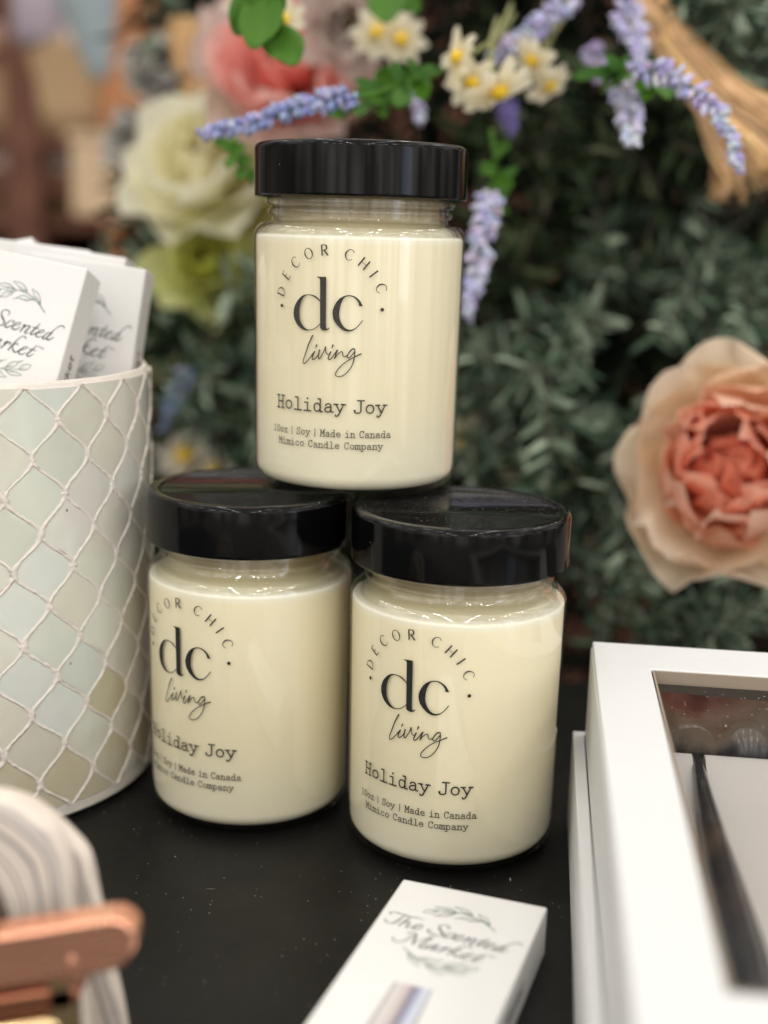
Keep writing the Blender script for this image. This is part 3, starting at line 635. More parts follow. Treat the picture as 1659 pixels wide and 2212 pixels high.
# the one lying on the table: its printed face looks up
yw = R_(19.0); wv = Vector((math.cos(yw), -math.sin(yw), 0)); dl = Vector((-math.sin(yw), -math.cos(yw), 0)); cz = Vector((0, 0, BD + 0.0002))
mm = Matrix.Identity(4)
for i, q in enumerate((wv, Vector((0, 0, -1)), -dl)):
    for j in range(3): mm[j][i] = q[j]
mm.translation = Vector((0.0090, 0.3575, 0)) + cz + wv * BW
cartons[0].matrix_world = mm
tag(cartons[0], 'slim white carton lying face up on the black table in front of the jars', 'carton')
for o, p, yaw, roll, lean, lab in (
    (cartons[1], at(189.4, 580, 0.462), -10, 9.5, 20, 'white carton with the readable wreath print, front one standing in the mosaic vase'),
    (cartons[2], at(316, 582, 0.492), -3, 7, 10, 'white carton leaning right at the rim of the vase, half covered by the front carton'),
    (cartons[3], at(273, 557, 0.512), -3, 7, 10, 'blank looking white carton edge showing behind the half covered carton in the vase'),
    (cartons[4], at(195, 541, 0.522), 4, 6, 8, 'white carton at the back of the vase, its top edge above the front carton'),
    (cartons[5], at(70, 512, 0.528), 8, -12, 10, 'white carton tilted the other way, highest of the cartons in the vase')):
    place(o, p, yaw, roll, lean); tag(o, lab, 'carton')
for o in cartons: tag(o, group='slim white cartons')
# ---------------------------------------------------------------- the white window box with the candle snuffer inside
BXL, BXW, BXT = 0.242, 0.165, 0.0706
box = empty('window_box', (0.0754, 0.4300, 0.0), -R_(6.9))
# local frame: x to the right along the back edge, y negative towards the camera; origin under the back left corner of the lid
fl_, fb_, ff_ = 0.0185, 0.0262, 0.030
b = MB(); th = 0.0022
b.box(0, BXW, -BXL, 0, BXT - th, BXT)   # placeholder top, cut below
b = MB()
def ring(b, x0, x1, y0, y1, X0, X1, Y0, Y1, z0, z1):
    o = [(x0, y0), (x1, y0), (x1, y1), (x0, y1)]; i_ = [(X0, Y0), (X1, Y0), (X1, Y1), (X0, Y1)]
    vs = [(*p, z) for z in (z0, z1) for p in o] + [(*p, z) for z in (z0, z1) for p in i_]
    fs = []
    for k in range(4):
        n = (k + 1) % 4
        fs += [(k, n, 4 + n, 4 + k), (8 + n, 8 + k, 12 + k, 12 + n), (4 + k, 4 + n, 12 + n, 12 + k), (n, k, 8 + k, 8 + n)]
    b.add(vs, fs)
ring(b, 0, BXW, -BXL, 0, fl_, BXW - fl_, -BXL + ff_, -fb_, BXT - th, BXT)
lidf = b.build('lid_frame', M_board, box, False); bevel(lidf, 0.0007, 2)
b = MB(); ring(b, -0.0004, BXW + 0.0004, -BXL - 0.0004, 0.0004, th, BXW - th, -BXL + th, -th, 0.030, BXT - th - 0.00015)
ls = b.build('lid_side', M_board, box, False); bevel(ls, 0.0005, 2)
b = MB(); ring(b, fl_ + 0.0004, BXW - fl_ - 0.0004, -BXL + ff_ + 0.0004, -fb_ - 0.0004, fl_ + 0.001, BXW - fl_ - 0.001, -BXL + ff_ + 0.001, -fb_ - 0.0012, BXT - 0.0046, BXT - 0.0003)
b.build('window_reveal', M_edge, box, False)
b = MB(); ring(b, -0.0048, BXW + 0.0048, -BXL - 0.0048, 0.0030, -0.0008, BXW + 0.0008, -BXL - 0.0008, 0.0008, 0.0, 0.0350)
b.box(-0.004, BXW + 0.004, -BXL - 0.004, 0.002, 0.0004, 0.002)
bt = b.build('base_tray', M_board, box, False); bevel(bt, 0.0005, 2)
# window film: slightly bowed
b = MB(); vs, fs = [], []; nx, ny = 16, 20
for i in range(nx + 1):
    for j in range(ny + 1):
        u, v_ = i / nx, j / ny; x = 0.004 + u * (BXW - 0.008); y = -0.004 - v_ * (BXL - 0.008)
        vs.append((x, y, BXT - th - 0.0012 - 0.0022 * math.sin(math.pi * u) * math.sin(math.pi * v_) ** 0.7))
for i in range(nx):
    for j in range(ny): a = i * (ny + 1) + j; fs.append((a, a + ny + 1, a + ny + 2, a + 1))
b.add(vs, fs); b.build('window_film', M_film, box, True)
# inside: black lined compartment at the back, ivory insert with a slot in front of it
b = MB(); b.box(0.003, BXW - 0.003, -0.082, -0.003, 0.0025, 0.018); b.box(0.003, BXW - 0.003, -0.0045, -0.0030, 0.018, 0.066)
b.box(0.0028, 0.0040, -0.082, -0.0046, 0.018, 0.066); b.box(BXW - 0.004, BXW - 0.0028, -0.082, -0.0046, 0.018, 0.066)
b.build('lining', M_black, box, False)
SY0, zt = -0.0450, 0.050
b = MB()
slot = lambda y, sd: (0.0312 - 0.0045 * min(1, max(0, (SY0 - 0.012 - y) / 0.06))) if sd < 0 else (0.0352 + 0.0030 * min(1, max(0, (SY0 - 0.012 - y) / 0.06)))
prof = [(SY0, 0.020), (SY0, zt - 0.002), (SY0 - 0.0008, zt - 0.0004), (SY0 - 0.0025, zt), (SY0 - 0.005, zt - 0.0004), (SY0 - 0.010, zt - 0.003), (SY0 - 0.03, zt - 0.006), (SY0 - 0.06, zt - 0.007), (SY0 - 0.10, zt - 0.006), (-BXL + 0.012, zt - 0.002), (-BXL + 0.003, zt)]
for sd in (-1, 1):
    k = len(prof); xa = lambda y: 0.003 if sd < 0 else slot(y, 1); xb = lambda y: slot(y, -1) if sd < 0 else BXW - 0.003
    vs = [(f(y), y, z) for f in (xa, xb) for (y, z) in prof] + [(f(y), y, 0.020) for f in (xa, xb) for (y, z) in prof]
    fs = [(i, k + i, k + i + 1, i + 1) for i in range(k - 1)] + [(i, i + 1, 2 * k + i + 1, 2 * k + i) for i in range(k - 1)] + [(k + i + 1, k + i, 3 * k + i, 3 * k + i + 1) for i in range(k - 1)]
    b.add(vs, fs)
b.box(0.024, 0.041, -BXL + 0.003, SY0, 0.0190, 0.0225)
ins = b.build('insert', M_insert, box, True, sharp=40)
tag(box, 'white gift box with a clear window in its lid and a black handle inside', 'gift box')
Mb = Matrix.Translation((0.0754, 0.4300, 0.0)) @ Matrix.Rotation(-R_(6.9), 4, 'Z')
sn = empty('candle_tool', Mb @ Vector((0.0330, -0.036, 0.018)), -R_(6.9))
b = MB(); pts = [(0.0, 0.002, 0.0285), (0.0, -0.012, 0.0300), (-0.0006, -0.03, 0.0295), (-0.0012, -0.06, 0.0290), (-0.0016, -0.11, 0.0285), (-0.002, -0.18, 0.0290), (-0.002, -0.196, 0.0290)]
b.tube(pts, [0.0016, 0.0018, 0.0024, 0.0036, 0.0044, 0.0050, 0.0046], 14); b.build('handle', M_blackmetal, sn)
b = MB(); b.lathe([(0.0, 0.0285), (0.003, 0.0280), (0.0064, 0.0245), (0.0090, 0.017), (0.0105, 0.006), (0.0112, 0.0002), (0.0106, 0.0006), (0.0098, 0.006), (0.0084, 0.0165), (0.0, 0.027)], 48)
b.v = [(x * .72, z - 0.014, 0.0265 - y * .72) for x, y, z in b.v]
bl = b.build('bell', M_blackmetal, sn); bl.location = (0, 0.016, 0.0015)
tag(sn, 'long black tapered handle tool lying under the clear window of the white box', 'candle tool')
wt = empty('black_accessory', Mb @ Vector((0.062, -0.026, 0.0183)), -R_(6.9))
b = MB()
b.tube([(0.02 * math.cos(a * math.pi / 16) , 0.012 * math.sin(a * math.pi / 16), 0.004) for a in range(33)], 0.0018, 8); b.build('finger_loop', M_blackmetal, wt)
b = MB(); b.ellipsoid(Matrix.Translation((-0.010, 0.002, 0.016)) @ Matrix.Diagonal((0.0125, 0.011, 0.020, 1)), 24, 14); b.build('tray_cup', M_blackmetal, wt)
tag(wt, 'rounded glossy black accessory at the dark back of the white window box', 'accessory')

# ---------------------------------------------------------------- weathered wooden arch and copper bar, near left
M_wood = mat('whitewashed wood', (0.70, 0.62, 0.56), 0.75)
aw = N(M_wood, 'ShaderNodeAttribute', attribute_name='Col'); sw = N(M_wood, 'ShaderNodeSeparateColor'); L(M_wood, aw.outputs['Color'], sw.inputs[0])
wob = mathn(M_wood, 'MULTIPLY', noise(M_wood, coords(M_wood), 32, 3, .5), 0.30)
tt = mathn(M_wood, 'ADD', sw.outputs[0], wob)
nn = N(M_wood, 'ShaderNodeTexNoise', noise_dimensions='1D', i_Scale=9.5, i_Detail=1.5, i_Roughness=.5); L(M_wood, tt, nn.inputs['W'])
g1 = ramp(M_wood, nn.outputs[0], [(0.39, (0.20, 0.185, 0.19)), (0.45, (0.40, 0.36, 0.34)), (0.50, (0.68, 0.59, 0.51)), (0.62, (0.75, 0.66, 0.57))])
L(M_wood, mixc(M_wood, mathn(M_wood, 'MULTIPLY', noise(M_wood, coords(M_wood), 70, 5, .6), 0.3), g1, (0.68, 0.58, 0.50)), bsdf(M_wood).inputs['Base Color'])
bump(M_wood, nn.outputs[0], 0.4, 0.0008)
M_darkwood = mat('brown wood', (0.24, 0.17, 0.12), 0.8)
co = coords(M_darkwood, (1, 1, 6)); L(M_darkwood, ramp(M_darkwood, noise(M_darkwood, co, 50, 5, .6), [(0.3, (0.15, 0.10, 0.075)), (0.7, (0.42, 0.34, 0.28))]), bsdf(M_darkwood).inputs['Base Color'])
KA = 0.286 / 0.30
AX = -0.108   # centre line of the arch, just outside the frame
arch = empty('wooden_arch', (AX * KA, 0.286, 0.0))
def archpiece(name, outer, inner, y0, y1, m_):
    """outer / inner: half outlines (x from the centre line, z) from the top down to the table; mirrored to the left"""
    nearer = lambda pts: [(x * KA, CAM_Z - (CAM_Z - z) * KA) for x, z in pts] + [(pts[-1][0] * KA + .001, 0.0003)]
    outer = nearer(outer); inner = nearer(inner) if inner else None
    O = [(p.x, p.y) for p in crom(outer, 0.002)]; I = [(p.x, p.y) for p in crom(inner, 0.002)] if inner else None
    full = [(-x, z) for x, z in O[::-1]] + O
    b = MB()
    def strip(A, B):
        k = len(A); T = [0, .02, .06, .12, .2, .35, .5, .65, .8, .92, 1.0]; rr_ = min(0.004, (y1 - y0) * .45); nT = len(T); vs, fs, cs = [], [], []
        for side in (0, 1):
            for t_ in T:
                h_ = max(0, 1 - t_ / .2); dy = rr_ * (1 - math.sqrt(max(0, 1 - h_ * h_)))
                for (ax, az), (bx, bz) in zip(A, B): vs.append((ax + (bx - ax) * t_, (y0 + dy) if side == 0 else (y1 - dy), az + (bz - az) * t_))
        for side in (0, 1):
            for r_ in range(nT - 1):
                for i in range(k - 1):
                    o_ = side * nT * k; f = (o_ + r_ * k + i, o_ + r_ * k + i + 1, o_ + (r_ + 1) * k + i + 1, o_ + (r_ + 1) * k + i); c0, c1 = (T[r_], 0, 0), (T[r_ + 1], 0, 0)
                    fs.append(f if side else f[::-1]); cs.append((c0, c0, c1, c1) if side else (c1, c1, c0, c0))
        for r_ in (0, nT - 1):
            for i in range(k - 1): fs.append((r_ * k + i, r_ * k + i + 1, nT * k + r_ * k + i + 1, nT * k + r_ * k + i)); cs.append((T[r_], 0, 0))
        for i in (0, k - 1):
            for r_ in range(nT - 1): fs.append((r_ * k + i, (r_ + 1) * k + i, nT * k + (r_ + 1) * k + i, nT * k + r_ * k + i)); cs.append((T[r_], 0, 0))
        b.add(vs, fs, 0, cs)
    k = len(full)
    if inner:
        Ii = [(-x, z) for x, z in I[::-1]] + I
        # resample the inner outline to the same count
        J = []
        for i in range(k):
            t_ = i / (k - 1) * (len(Ii) - 1); a = min(int(t_), len(Ii) - 2); f = t_ - a
            J.append((Ii[a][0] + (Ii[a + 1][0] - Ii[a][0]) * f, Ii[a][1] + (Ii[a + 1][1] - Ii[a][1]) * f))
    else: J = [(x * 0.02, 0.0) for x, z in full]
    strip(full, J)
    return b.build(name, m_, arch, True, sharp=50)
q = lambda pts: [(x - AX, z) for x, z in pts]
archpiece('front_arch', [(0.0, 0.0705)] + q([(-0.0963, 0.0703), (-0.0918, 0.0694), (-0.0874, 0.0668), (-0.0820, 0.0628), (-0.0798, 0.0590), (-0.0780, 0.0530), (-0.0772, 0.044), (-0.0762, 0.030), (-0.0745, 0.012), (-0.0735, 0.0004)]),
          [(0.0, 0.056)] + q([(-0.1000, 0.0545), (-0.0955, 0.0500), (-0.0925, 0.042), (-0.0915, 0.032), (-0.0905, 0.018), (-0.0900, 0.0004)]), -0.010, 0.002, M_wood)
archpiece('back_arch', [(0.0, 0.0660)] + q([(-0.097, 0.0655), (-0.0900, 0.0635), (-0.0840, 0.0590), (-0.0795, 0.0545), (-0.0758, 0.0500), (-0.0742, 0.0450), (-0.0726, 0.0350), (-0.0700, 0.020), (-0.0680, 0.010), (-0.0665, 0.0004)]),
          [(0.0, 0.056)] + q([(-0.1000, 0.0545), (-0.0955, 0.0500), (-0.0925, 0.042), (-0.0915, 0.032), (-0.0905, 0.018), (-0.0900, 0.0004)]), 0.0022, 0.0105, M_wood)
archpiece('brown_core', [(0.0, 0.0552)] + q([(-0.1005, 0.0538), (-0.0962, 0.0495), (-0.0933, 0.042), (-0.0922, 0.032), (-0.0912, 0.018), (-0.0907, 0.0004)]), None, -0.004, 0.009, M_darkwood)
tag(arch, 'whitewashed wooden arch with grey grain lines in front of the mosaic vase', 'wooden ornament')

M_copper = mat('brushed copper', (0.94, 0.46, 0.30), 0.25, metal=0.85)
co = coords(M_copper, (0.3, 4, 4)); L(M_copper, ramp(M_copper, noise(M_copper, co, 90, 3, .5), [(0.2, (0.20, 0.20, 0.20)), (0.8, (0.32, 0.32, 0.32))]), bsdf(M_copper).inputs['Roughness'])
M_brass = mat('pale brass', (0.90, 0.66, 0.36), 0.28, metal=1.0)
M_bronze = mat('dark copper', (0.52, 0.21, 0.12), 0.4, metal=1.0)
cl = empty('copper_clip', (-0.0535, 0.262, 0.0415), 0.0)
def bar(name, x0, x1, z0, z1, y0, y1, slope, m_, rnd_=1.0):
    """a flat bar with rounded ends; the right end at x1, its centre line rising by slope"""
    hz = (z1 - z0) / 2; zc = (z0 + z1) / 2; r = hz * rnd_; pts = []
    for i in range(13):
        a = -math.pi / 2 + math.pi * i / 12; pts.append((x1 - r + r * math.cos(a), hz * math.sin(a)))
    for i in range(13):
        a = math.pi / 2 + math.pi * i / 12; pts.append((x0 + r + r * math.cos(a), hz * math.sin(a)))
    pts = [(x, zc + z + slope * (x - x1)) for x, z in pts]; k = len(pts)
    b = MB(); b.add([(x, y, z) for y in (y0, y1) for x, z in pts], [tuple(range(k)), tuple(range(2 * k - 1, k - 1, -1))] + [(i, k + i, k + (i + 1) % k, (i + 1) % k) for i in range(k)])
    o = b.build(name, m_, cl, True, sharp=40); bevel(o, 0.0009, 3); return o
sl = 0.205
bar('upper_arm', -0.095, 0.0, 0.0045, 0.0180, -0.004, 0.004, sl, M_copper)
bar('lower_arm', -0.092, -0.0135, -0.0068, -0.0008, -0.003, 0.005, sl, M_bronze)
b = MB(); b.tube([(-0.0150, -0.001, -0.001), (-0.0146, -0.001, 0.0075)], [0.0032, 0.0032], 16); pv = b.build('pivot', M_copper, cl); bevel(pv, 0.0006)
b = MB()
for i in range(2):
    z = -0.0108 - i * 0.0058
    b.tube([(-0.092, -0.001 - i * .001, z - 0.0165), (-0.019, -0.001 - i * .001, z - 0.001), (-0.0182, -0.001 - i * .001, z - 0.0008)], [0.0026, 0.0026, 0.0020], 16)
b.build('tube', M_brass, cl)
b = MB(); b.box(-0.021, -0.0145, -0.003, 0.003, -0.0420, 0.0035); st = b.build('stem', M_brass, cl, False); bevel(st, 0.001)
tag(cl, 'blurred copper clip with a rounded end in front of the wooden arch', 'clip')

# ---------------------------------------------------------------- artificial tree behind the table
M_needle = mat('needle foliage', (0.06, 0.09, 0.05), 0.75); vcol(M_needle)
bsdf(M_needle).inputs['Specular IOR Level'].default_value = 0.08
M_twig = mat('brown twig', (0.07, 0.05, 0.035), 0.8)
def needle(b, p, d, ln, w, c0, side):
    d = d.normalized(); s_ = d.cross(side); 
    if s_.length < .05: s_ = d.cross(Vector((0, 0, 1)))
    s_.normalize(); n_ = s_.cross(d) * (w * 0.35)
    vs = [p, p + d * ln * .35 + s_ * w / 2 + n_, p + d * ln * .75 + s_ * w * .42 + n_, p + d * ln, p + d * ln * .75 - s_ * w * .42 + n_, p + d * ln * .35 - s_ * w / 2 + n_, p + d * ln * .5]
    b.add(vs, [(0, 6, 1), (1, 6, 2), (2, 6, 3), (3, 6, 4), (4, 6, 5), (5, 6, 0)], 0, c0)
def spray(seed, ln=0.15, nn=150, tone=0, nl=0.024, nw=0.0026):
    r = random.Random(seed); b = MB(); X = Vector((1, 0, 0))
    tones = [[(0.009, 0.016, 0.007), (0.017, 0.029, 0.013), (0.038, 0.058, 0.026), (0.095, 0.118, 0.062)],
             [(0.035, 0.063, 0.040), (0.080, 0.125, 0.083), (0.17, 0.225, 0.16), (0.31, 0.37, 0.28)],
             [(0.004, 0.008, 0.004), (0.007, 0.012, 0.006), (0.011, 0.018, 0.009), (0.020, 0.030, 0.016)]][tone]
    twigs = [(Vector((0, 0, 0)), Vector((1, 0, -0.1)), ln)]
    for i in range(5):
        t_ = 0.2 + 0.15 * i; a = r.uniform(0, 6.28); twigs.append((Vector((ln * t_, 0, -0.1 * ln * t_)), Vector((1, 0.75 * math.cos(a), 0.75 * math.sin(a))), ln * r.uniform(.3, .5)))
    tot = sum(q_[2] for q_ in twigs)
    for p0, d0, l0 in twigs:
        d0 = d0.normalized(); b.tube([p0, p0 + d0 * l0 * .5 + Vector((0, 0, .003)), p0 + d0 * l0], [0.0016, 0.0012, 0.0006], 5, 1)
        for i in range(int(nn * l0 / tot)):
            t_ = r.uniform(.06, 1); p = p0 + d0 * l0 * t_
            a = r.uniform(0, 6.28); w_ = Vector((r.uniform(-1, 1), r.uniform(-1, 1), r.uniform(-1, 1))).normalized()
            perp = d0.cross(w_).normalized(); d = d0 * r.uniform(.35, 1.1) + perp
            c = r.choice(tones); kk = r.uniform(.8, 1.2)
            needle(b, p, d, nl * r.uniform(.6, 1.15), nw * r.uniform(.7, 1.3), tuple(q_ * kk for q_ in c), w_)
    return b
tree = empty('artificial_tree', (0.25, 1.02, -0.75))
tag(tree, 'artificial pine tree with dark green and frosted needles filling the background', 'artificial tree')
b = MB(); b.tube([(0, 0, 0), (0.01, 0, 0.7), (0, 0, 1.75)], [0.035, 0.03, 0.012], 12); b.build('trunk', M_twig, tree)
protos = []
for s_ in range(7):
    tone = (0, 0, 0, 1, 2, 2, 1)[s_]
    me = spray(100 + s_, 0.16, 130, tone, 0.032, 0.0060 if tone == 1 else 0.0056)
    o = me.build('branch', [M_needle, M_twig], tree); protos.append(o)
TL = Vector((0.25, 1.02, -0.75))
r = random.Random(11); nb = 0
def put_branch(px, py, Y, kind, sc=1.0, aim=None):
    """a branch whose tip is seen near (px,py); it grows from the trunk outwards and a little down"""
    global nb
    tip = at(px, py, Y)
    d = aim or Vector((tip.x - TL.x, tip.y - TL.y, -0.06 + r.uniform(-.25, .2)))
    if aim is None: d = d + Vector((r.uniform(-.25, .25), r.uniform(-.12, .12), 0))
    d.normalize(); src = protos[kind]
    if nb < len(protos) and False: o = src
    else: o = src.copy(); C.objects.link(o)
    nb += 1
    X = d; Yv = Vector((0, 0, 1)).cross(X).normalized(); Z = X.cross(Yv); ro = r.uniform(0, 6.28)
    M = Matrix.Identity(4)
    for i, v_ in enumerate((X, Yv * math.cos(ro) + Z * math.sin(ro), Z * math.cos(ro) - Yv * math.sin(ro))):
        for j in range(3): M[j][i] = v_[j] * sc
    M.translation = tip - X * 0.16 * sc - TL
    o.parent = tree; o.matrix_local = M
# frosted sprays the photo shows clearly
for a in ((1130, 860, .66, 3, .8), (1060, 900, .68, 6, .8), (1200, 930, .67, 3, .7), (1010, 1010, .7, 6, .7), (1290, 980, .68, 0, .8), (1180, 1060, .68, 6, .8), (1300, 1110, .66, 3, .7), (1270, 1230, .66, 6, .7), (1340, 1280, .67, 3, .6),
          (1590, 1370, .60, 3, .6), (1520, 1395, .62, 6, .5), (1450, 620, .72, 3, .7), (1330, 560, .74, 6, .8), (1580, 640, .72, 3, .8), (1530, 720, .73, 6, .7), (1600, 60, .68, 3, .7), (1480, 30, .7, 6, .7), (1560, 150, .72, 6, .7),
          (1200, 420, .76, 0, 1), (1330, 400, .74, 0, 1), (1150, 530, .76, 1, 1), (1420, 480, .74, 0, 1), (500, 840, .80, 6, 1), (430, 760, .82, 3, 1), (560, 900, .8, 3, .9), (380, 900, .82, 0, 1), (470, 960, .8, 6, .8), (350, 640, 1.02, 2, 1),
          (300, 500, .95, 6, 1), (320, 580, .95, 3, 1), (420, 60, 1.05, 3, 1), (500, 100, 1.1, 0, 1)):
    put_branch(*a)
GAPS = ((340, -80, 720, 700), (1010, 600, 1240, 800), (1280, 1200, 1520, 1400), (1380, 690, 1480, 790), (1480, 120, 1580, 260), (1230, 320, 1300, 380), (1010, 760, 1080, 860))
for i in range(46):
    px_, py_ = r.uniform(380, 1700), r.uniform(-60, 1420)
    if any(a < px_ < c_ and b_ < py_ < d_ for a, b_, c_, d_ in GAPS): continue
    put_branch(px_, py_, r.uniform(.80, 1.0), r.choice((0, 1, 4, 5, 4, 5, 4, 5)), r.uniform(1.0, 1.5))
for o in protos: bpy.data.objects.remove(o)
# the deep foliage nobody can tell apart
b = MB(); rr = random.Random(3)
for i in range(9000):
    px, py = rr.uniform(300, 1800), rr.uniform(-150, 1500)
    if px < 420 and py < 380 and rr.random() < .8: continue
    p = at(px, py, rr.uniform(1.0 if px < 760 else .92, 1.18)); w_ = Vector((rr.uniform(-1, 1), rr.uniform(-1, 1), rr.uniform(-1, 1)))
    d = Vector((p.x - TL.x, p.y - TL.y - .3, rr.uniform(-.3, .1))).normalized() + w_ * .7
    kk = rr.uniform(.5, 1.3); needle(b, p - TL, d, rr.uniform(.025, .05), rr.uniform(.004, .008), (0.006 * kk, 0.010 * kk, 0.006 * kk), w_)  # near black needles: the shade in the tree's gaps put into the colour
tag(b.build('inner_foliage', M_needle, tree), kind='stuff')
# ---------------------------------------------------------------- flowers and trimmings in the tree
M_petal = mat('fabric petal', (0.8, 0.5, 0.4), 0.7, sss=0.0, sssr=(0.006, 0.003, 0.002), spec=0.2); vcol(M_petal)
tr_ = N(M_petal, 'ShaderNodeBsdfTranslucent'); mxp = N(M_petal, 'ShaderNodeMixShader'); mxp.inputs[0].default_value = 0.5
ap = [q for q in M_petal.node_tree.nodes if q.type == 'ATTRIBUTE'][0]; op_ = [q for q in M_petal.node_tree.nodes if q.type == 'OUTPUT_MATERIAL'][0]
L(M_petal, ap.outputs['Color'], tr_.inputs[0]); L(M_petal, bsdf(M_petal).outputs[0], mxp.inputs[1]); L(M_petal, tr_.outputs[0], mxp.inputs[2]); L(M_petal, mxp.outputs[0], op_.inputs[0])
M_leaf = mat('fresh green leaf', (0.10, 0.26, 0.025), 0.5, spec=0.2)
co = coords(M_leaf); L(M_leaf, mixc(M_leaf, noise(M_leaf, co, 60, 3), (0.030, 0.10, 0.006), (0.070, 0.18, 0.014)), bsdf(M_leaf).inputs['Base Color'])
M_stem = mat('olive stem', (0.20, 0.20, 0.07), 0.7)
M_yellow = mat('yellow flower centre', (0.80, 0.52, 0.02), 0.8)
def lerp3(a, b_, t_): return tuple(a[i] + (b_[i] - a[i]) * t_ for i in range(3))
def petal(b, M, ln, w, cup, curl, base, tip, rnd, nu=8, nv=8, ruf=0.12):
    """one cupped petal growing along +x, opening upwards (+z); colour runs from base to tip"""
    vs, fs, cs = [], [], []
    ph = rnd.uniform(0, 6.28)
    for i in range(nu + 1):
        t_ = i / nu; hw = w / 2 * (math.sin(math.pi * (0.10 + 0.80 * t_)) ** 0.55)
        for j in range(nv + 1):
            s_ = j / nv * 2 - 1
            x = ln * (math.sin(t_ * curl) / curl if curl > .01 else t_); z = ln * (1 - math.cos(t_ * curl)) / curl if curl > .01 else 0
            z += cup * hw * s_ * s_ + ruf * w * t_ * t_ * (math.sin(s_ * 4.2 + ph) * .35 + math.sin(s_ * 10.0 + 2 * ph) * .22 * t_ * t_); x -= ln * .16 * s_ * s_ * t_
            vs.append((x, hw * s_, z))
    for i in range(nu):
        for j in range(nv):
            a = i * (nv + 1) + j; fs.append((a, a + 1, a + nv + 2, a + nv + 1))
            c0, c1 = lerp3(base, tip, i / nu), lerp3(base, tip, (i + 1) / nu); cs.append((c0, c0, c1, c1))
    b.add(vs, fs, 0, cs, M)
def aim_matrix(loc, n):
    n = Vector(n).normalized(); x = n.cross(Vector((0.1, 0.2, 1))).normalized(); y = n.cross(x)
    M = Matrix.Identity(4)
    for i, v_ in enumerate((x, y, n)):
        for j in range(3): M[j][i] = v_[j]
    M.translation = loc; return M
def bloom(name, loc, normal, R, rings, seed, label, cat, group=None, ruf=.12):
    """a many-petalled flower; rings = (count, length, width, open angle from the axis in degrees, cup, curl, base colour, tip colour)"""
    root = empty(name); root.matrix_world = aim_matrix(loc, normal); rnd = random.Random(seed)
    for k, (n, ln, w, op, cup, curl, c0, c1, r0) in enumerate(rings):
        b = MB()
        for i in range(n):
            a = 2 * math.pi * (i + rnd.uniform(-.2, .2)) / n + k * 0.7; o_ = R_(90 - op + rnd.uniform(-7, 7))
            kk = rnd.uniform(.92, 1.06)
            M = Matrix.Rotation(a, 4, 'Z') @ Matrix.Translation((r0 * R, 0, -k * 0.0 * R)) @ Matrix.Rotation(-o_, 4, 'Y') @ Matrix.Rotation(rnd.uniform(-.2, .2), 4, 'X')
            petal(b, M, ln * R * rnd.uniform(.9, 1.08), w * R, cup, curl, tuple(min(1, q_ * kk) for q_ in c0), tuple(min(1, q_ * kk) for q_ in c1), rnd, ruf=ruf)
        ob = b.build(('outer_petals', 'middle_petals', 'inner_petals', 'heart_petals')[min(k, 3)], M_petal, root)
    b = MB(); b.tube([(0, 0, 0), (0.004, 0, -R * .7), (0.0, 0.01, -R * 1.6)], [0.004, 0.003, 0.003], 8); b.ellipsoid(Matrix.Translation((0, 0, -.02 * R)) @ Matrix.Diagonal((.16 * R, .16 * R, .12 * R, 1)), 10, 6)
    b.build('stem', M_stem, root)
    tag(root, label, cat, group); return root
cream, peach, coral, red = (0.95, 0.82, 0.66), (0.93, 0.62, 0.45), (0.90, 0.33, 0.20), (0.88, 0.17, 0.09)
bloom('peony', at(1585, 1030, .60), (-.30, -1, .34), 0.066, (
    (9, 1.04, 1.05, 74, .4, .8, (0.95, 0.76, 0.50), cream, .05), (8, .96, .95, 56, .5, 1.0, (0.97, 0.42, 0.27), (0.96, 0.70, 0.54), .05),
    (10, .92, .74, 44, .55, .9, (0.97, 0.33, 0.19), (0.98, 0.58, 0.44), .06), (13, .76, .50, 28, .6, 1.0, (0.97, 0.24, 0.11), (0.98, 0.50, 0.36), .10)), 4, 'large peach peony with a coral heart at the right edge behind the white box', 'peony', ruf=.34)
pk, dusty = (0.96, 0.46, 0.40), (0.82, 0.62, 0.57)
bloom('peony', at(625, 185, .86), (-.1, -1, .45), 0.070, (
    (8, 1.0, .9, 82, .3, .5, dusty, (0.74, 0.60, 0.55), .05), (8, .95, .85, 60, .4, .7, pk, (0.95, 0.60, 0.54), .05),
    (8, .72, .6, 40, .5, .9, (0.92, 0.36, 0.29), pk, .04), (6, .46, .42, 25, .5, .9, (0.8, 0.3, 0.24), (0.86, .55, .5), .02)), 9, 'salmon pink bloom with dusty petals behind the lid of the top jar', 'peony', ruf=.3)
yl = (0.92, 0.87, 0.52)
bloom('peony', at(465, 400, .89), (-.25, -1, .6), 0.068, (
    (8, 1.0, .9, 80, .3, .5, yl, (0.94, 0.92, 0.78), .05), (8, .9, .8, 55, .4, .7, yl, (0.92, 0.90, 0.76), .05),
    (8, .7, .6, 35, .5, .9, (0.78, 0.70, 0.34), (0.92, 0.88, 0.66), .04), (5, .42, .4, 20, .5, .9, yl, yl, .02)), 12, 'cream white bloom left of the top jar lid', 'flower')
bloom('peony', at(548, 460, .89), (.2, -1, .1), 0.030, (
    (6, 1.0, .9, 75, .3, .5, (0.62, 0.56, 0.16), yl, .05), (6, .8, .7, 50, .4, .7, (0.62, 0.56, 0.16), yl, .05), (4, .6, .6, 30, .4, .7, yl, yl, .05)), 14, 'small yellow bloom tucked behind the neck of the top jar', 'flower')
yg = (0.56, 0.58, 0.12)
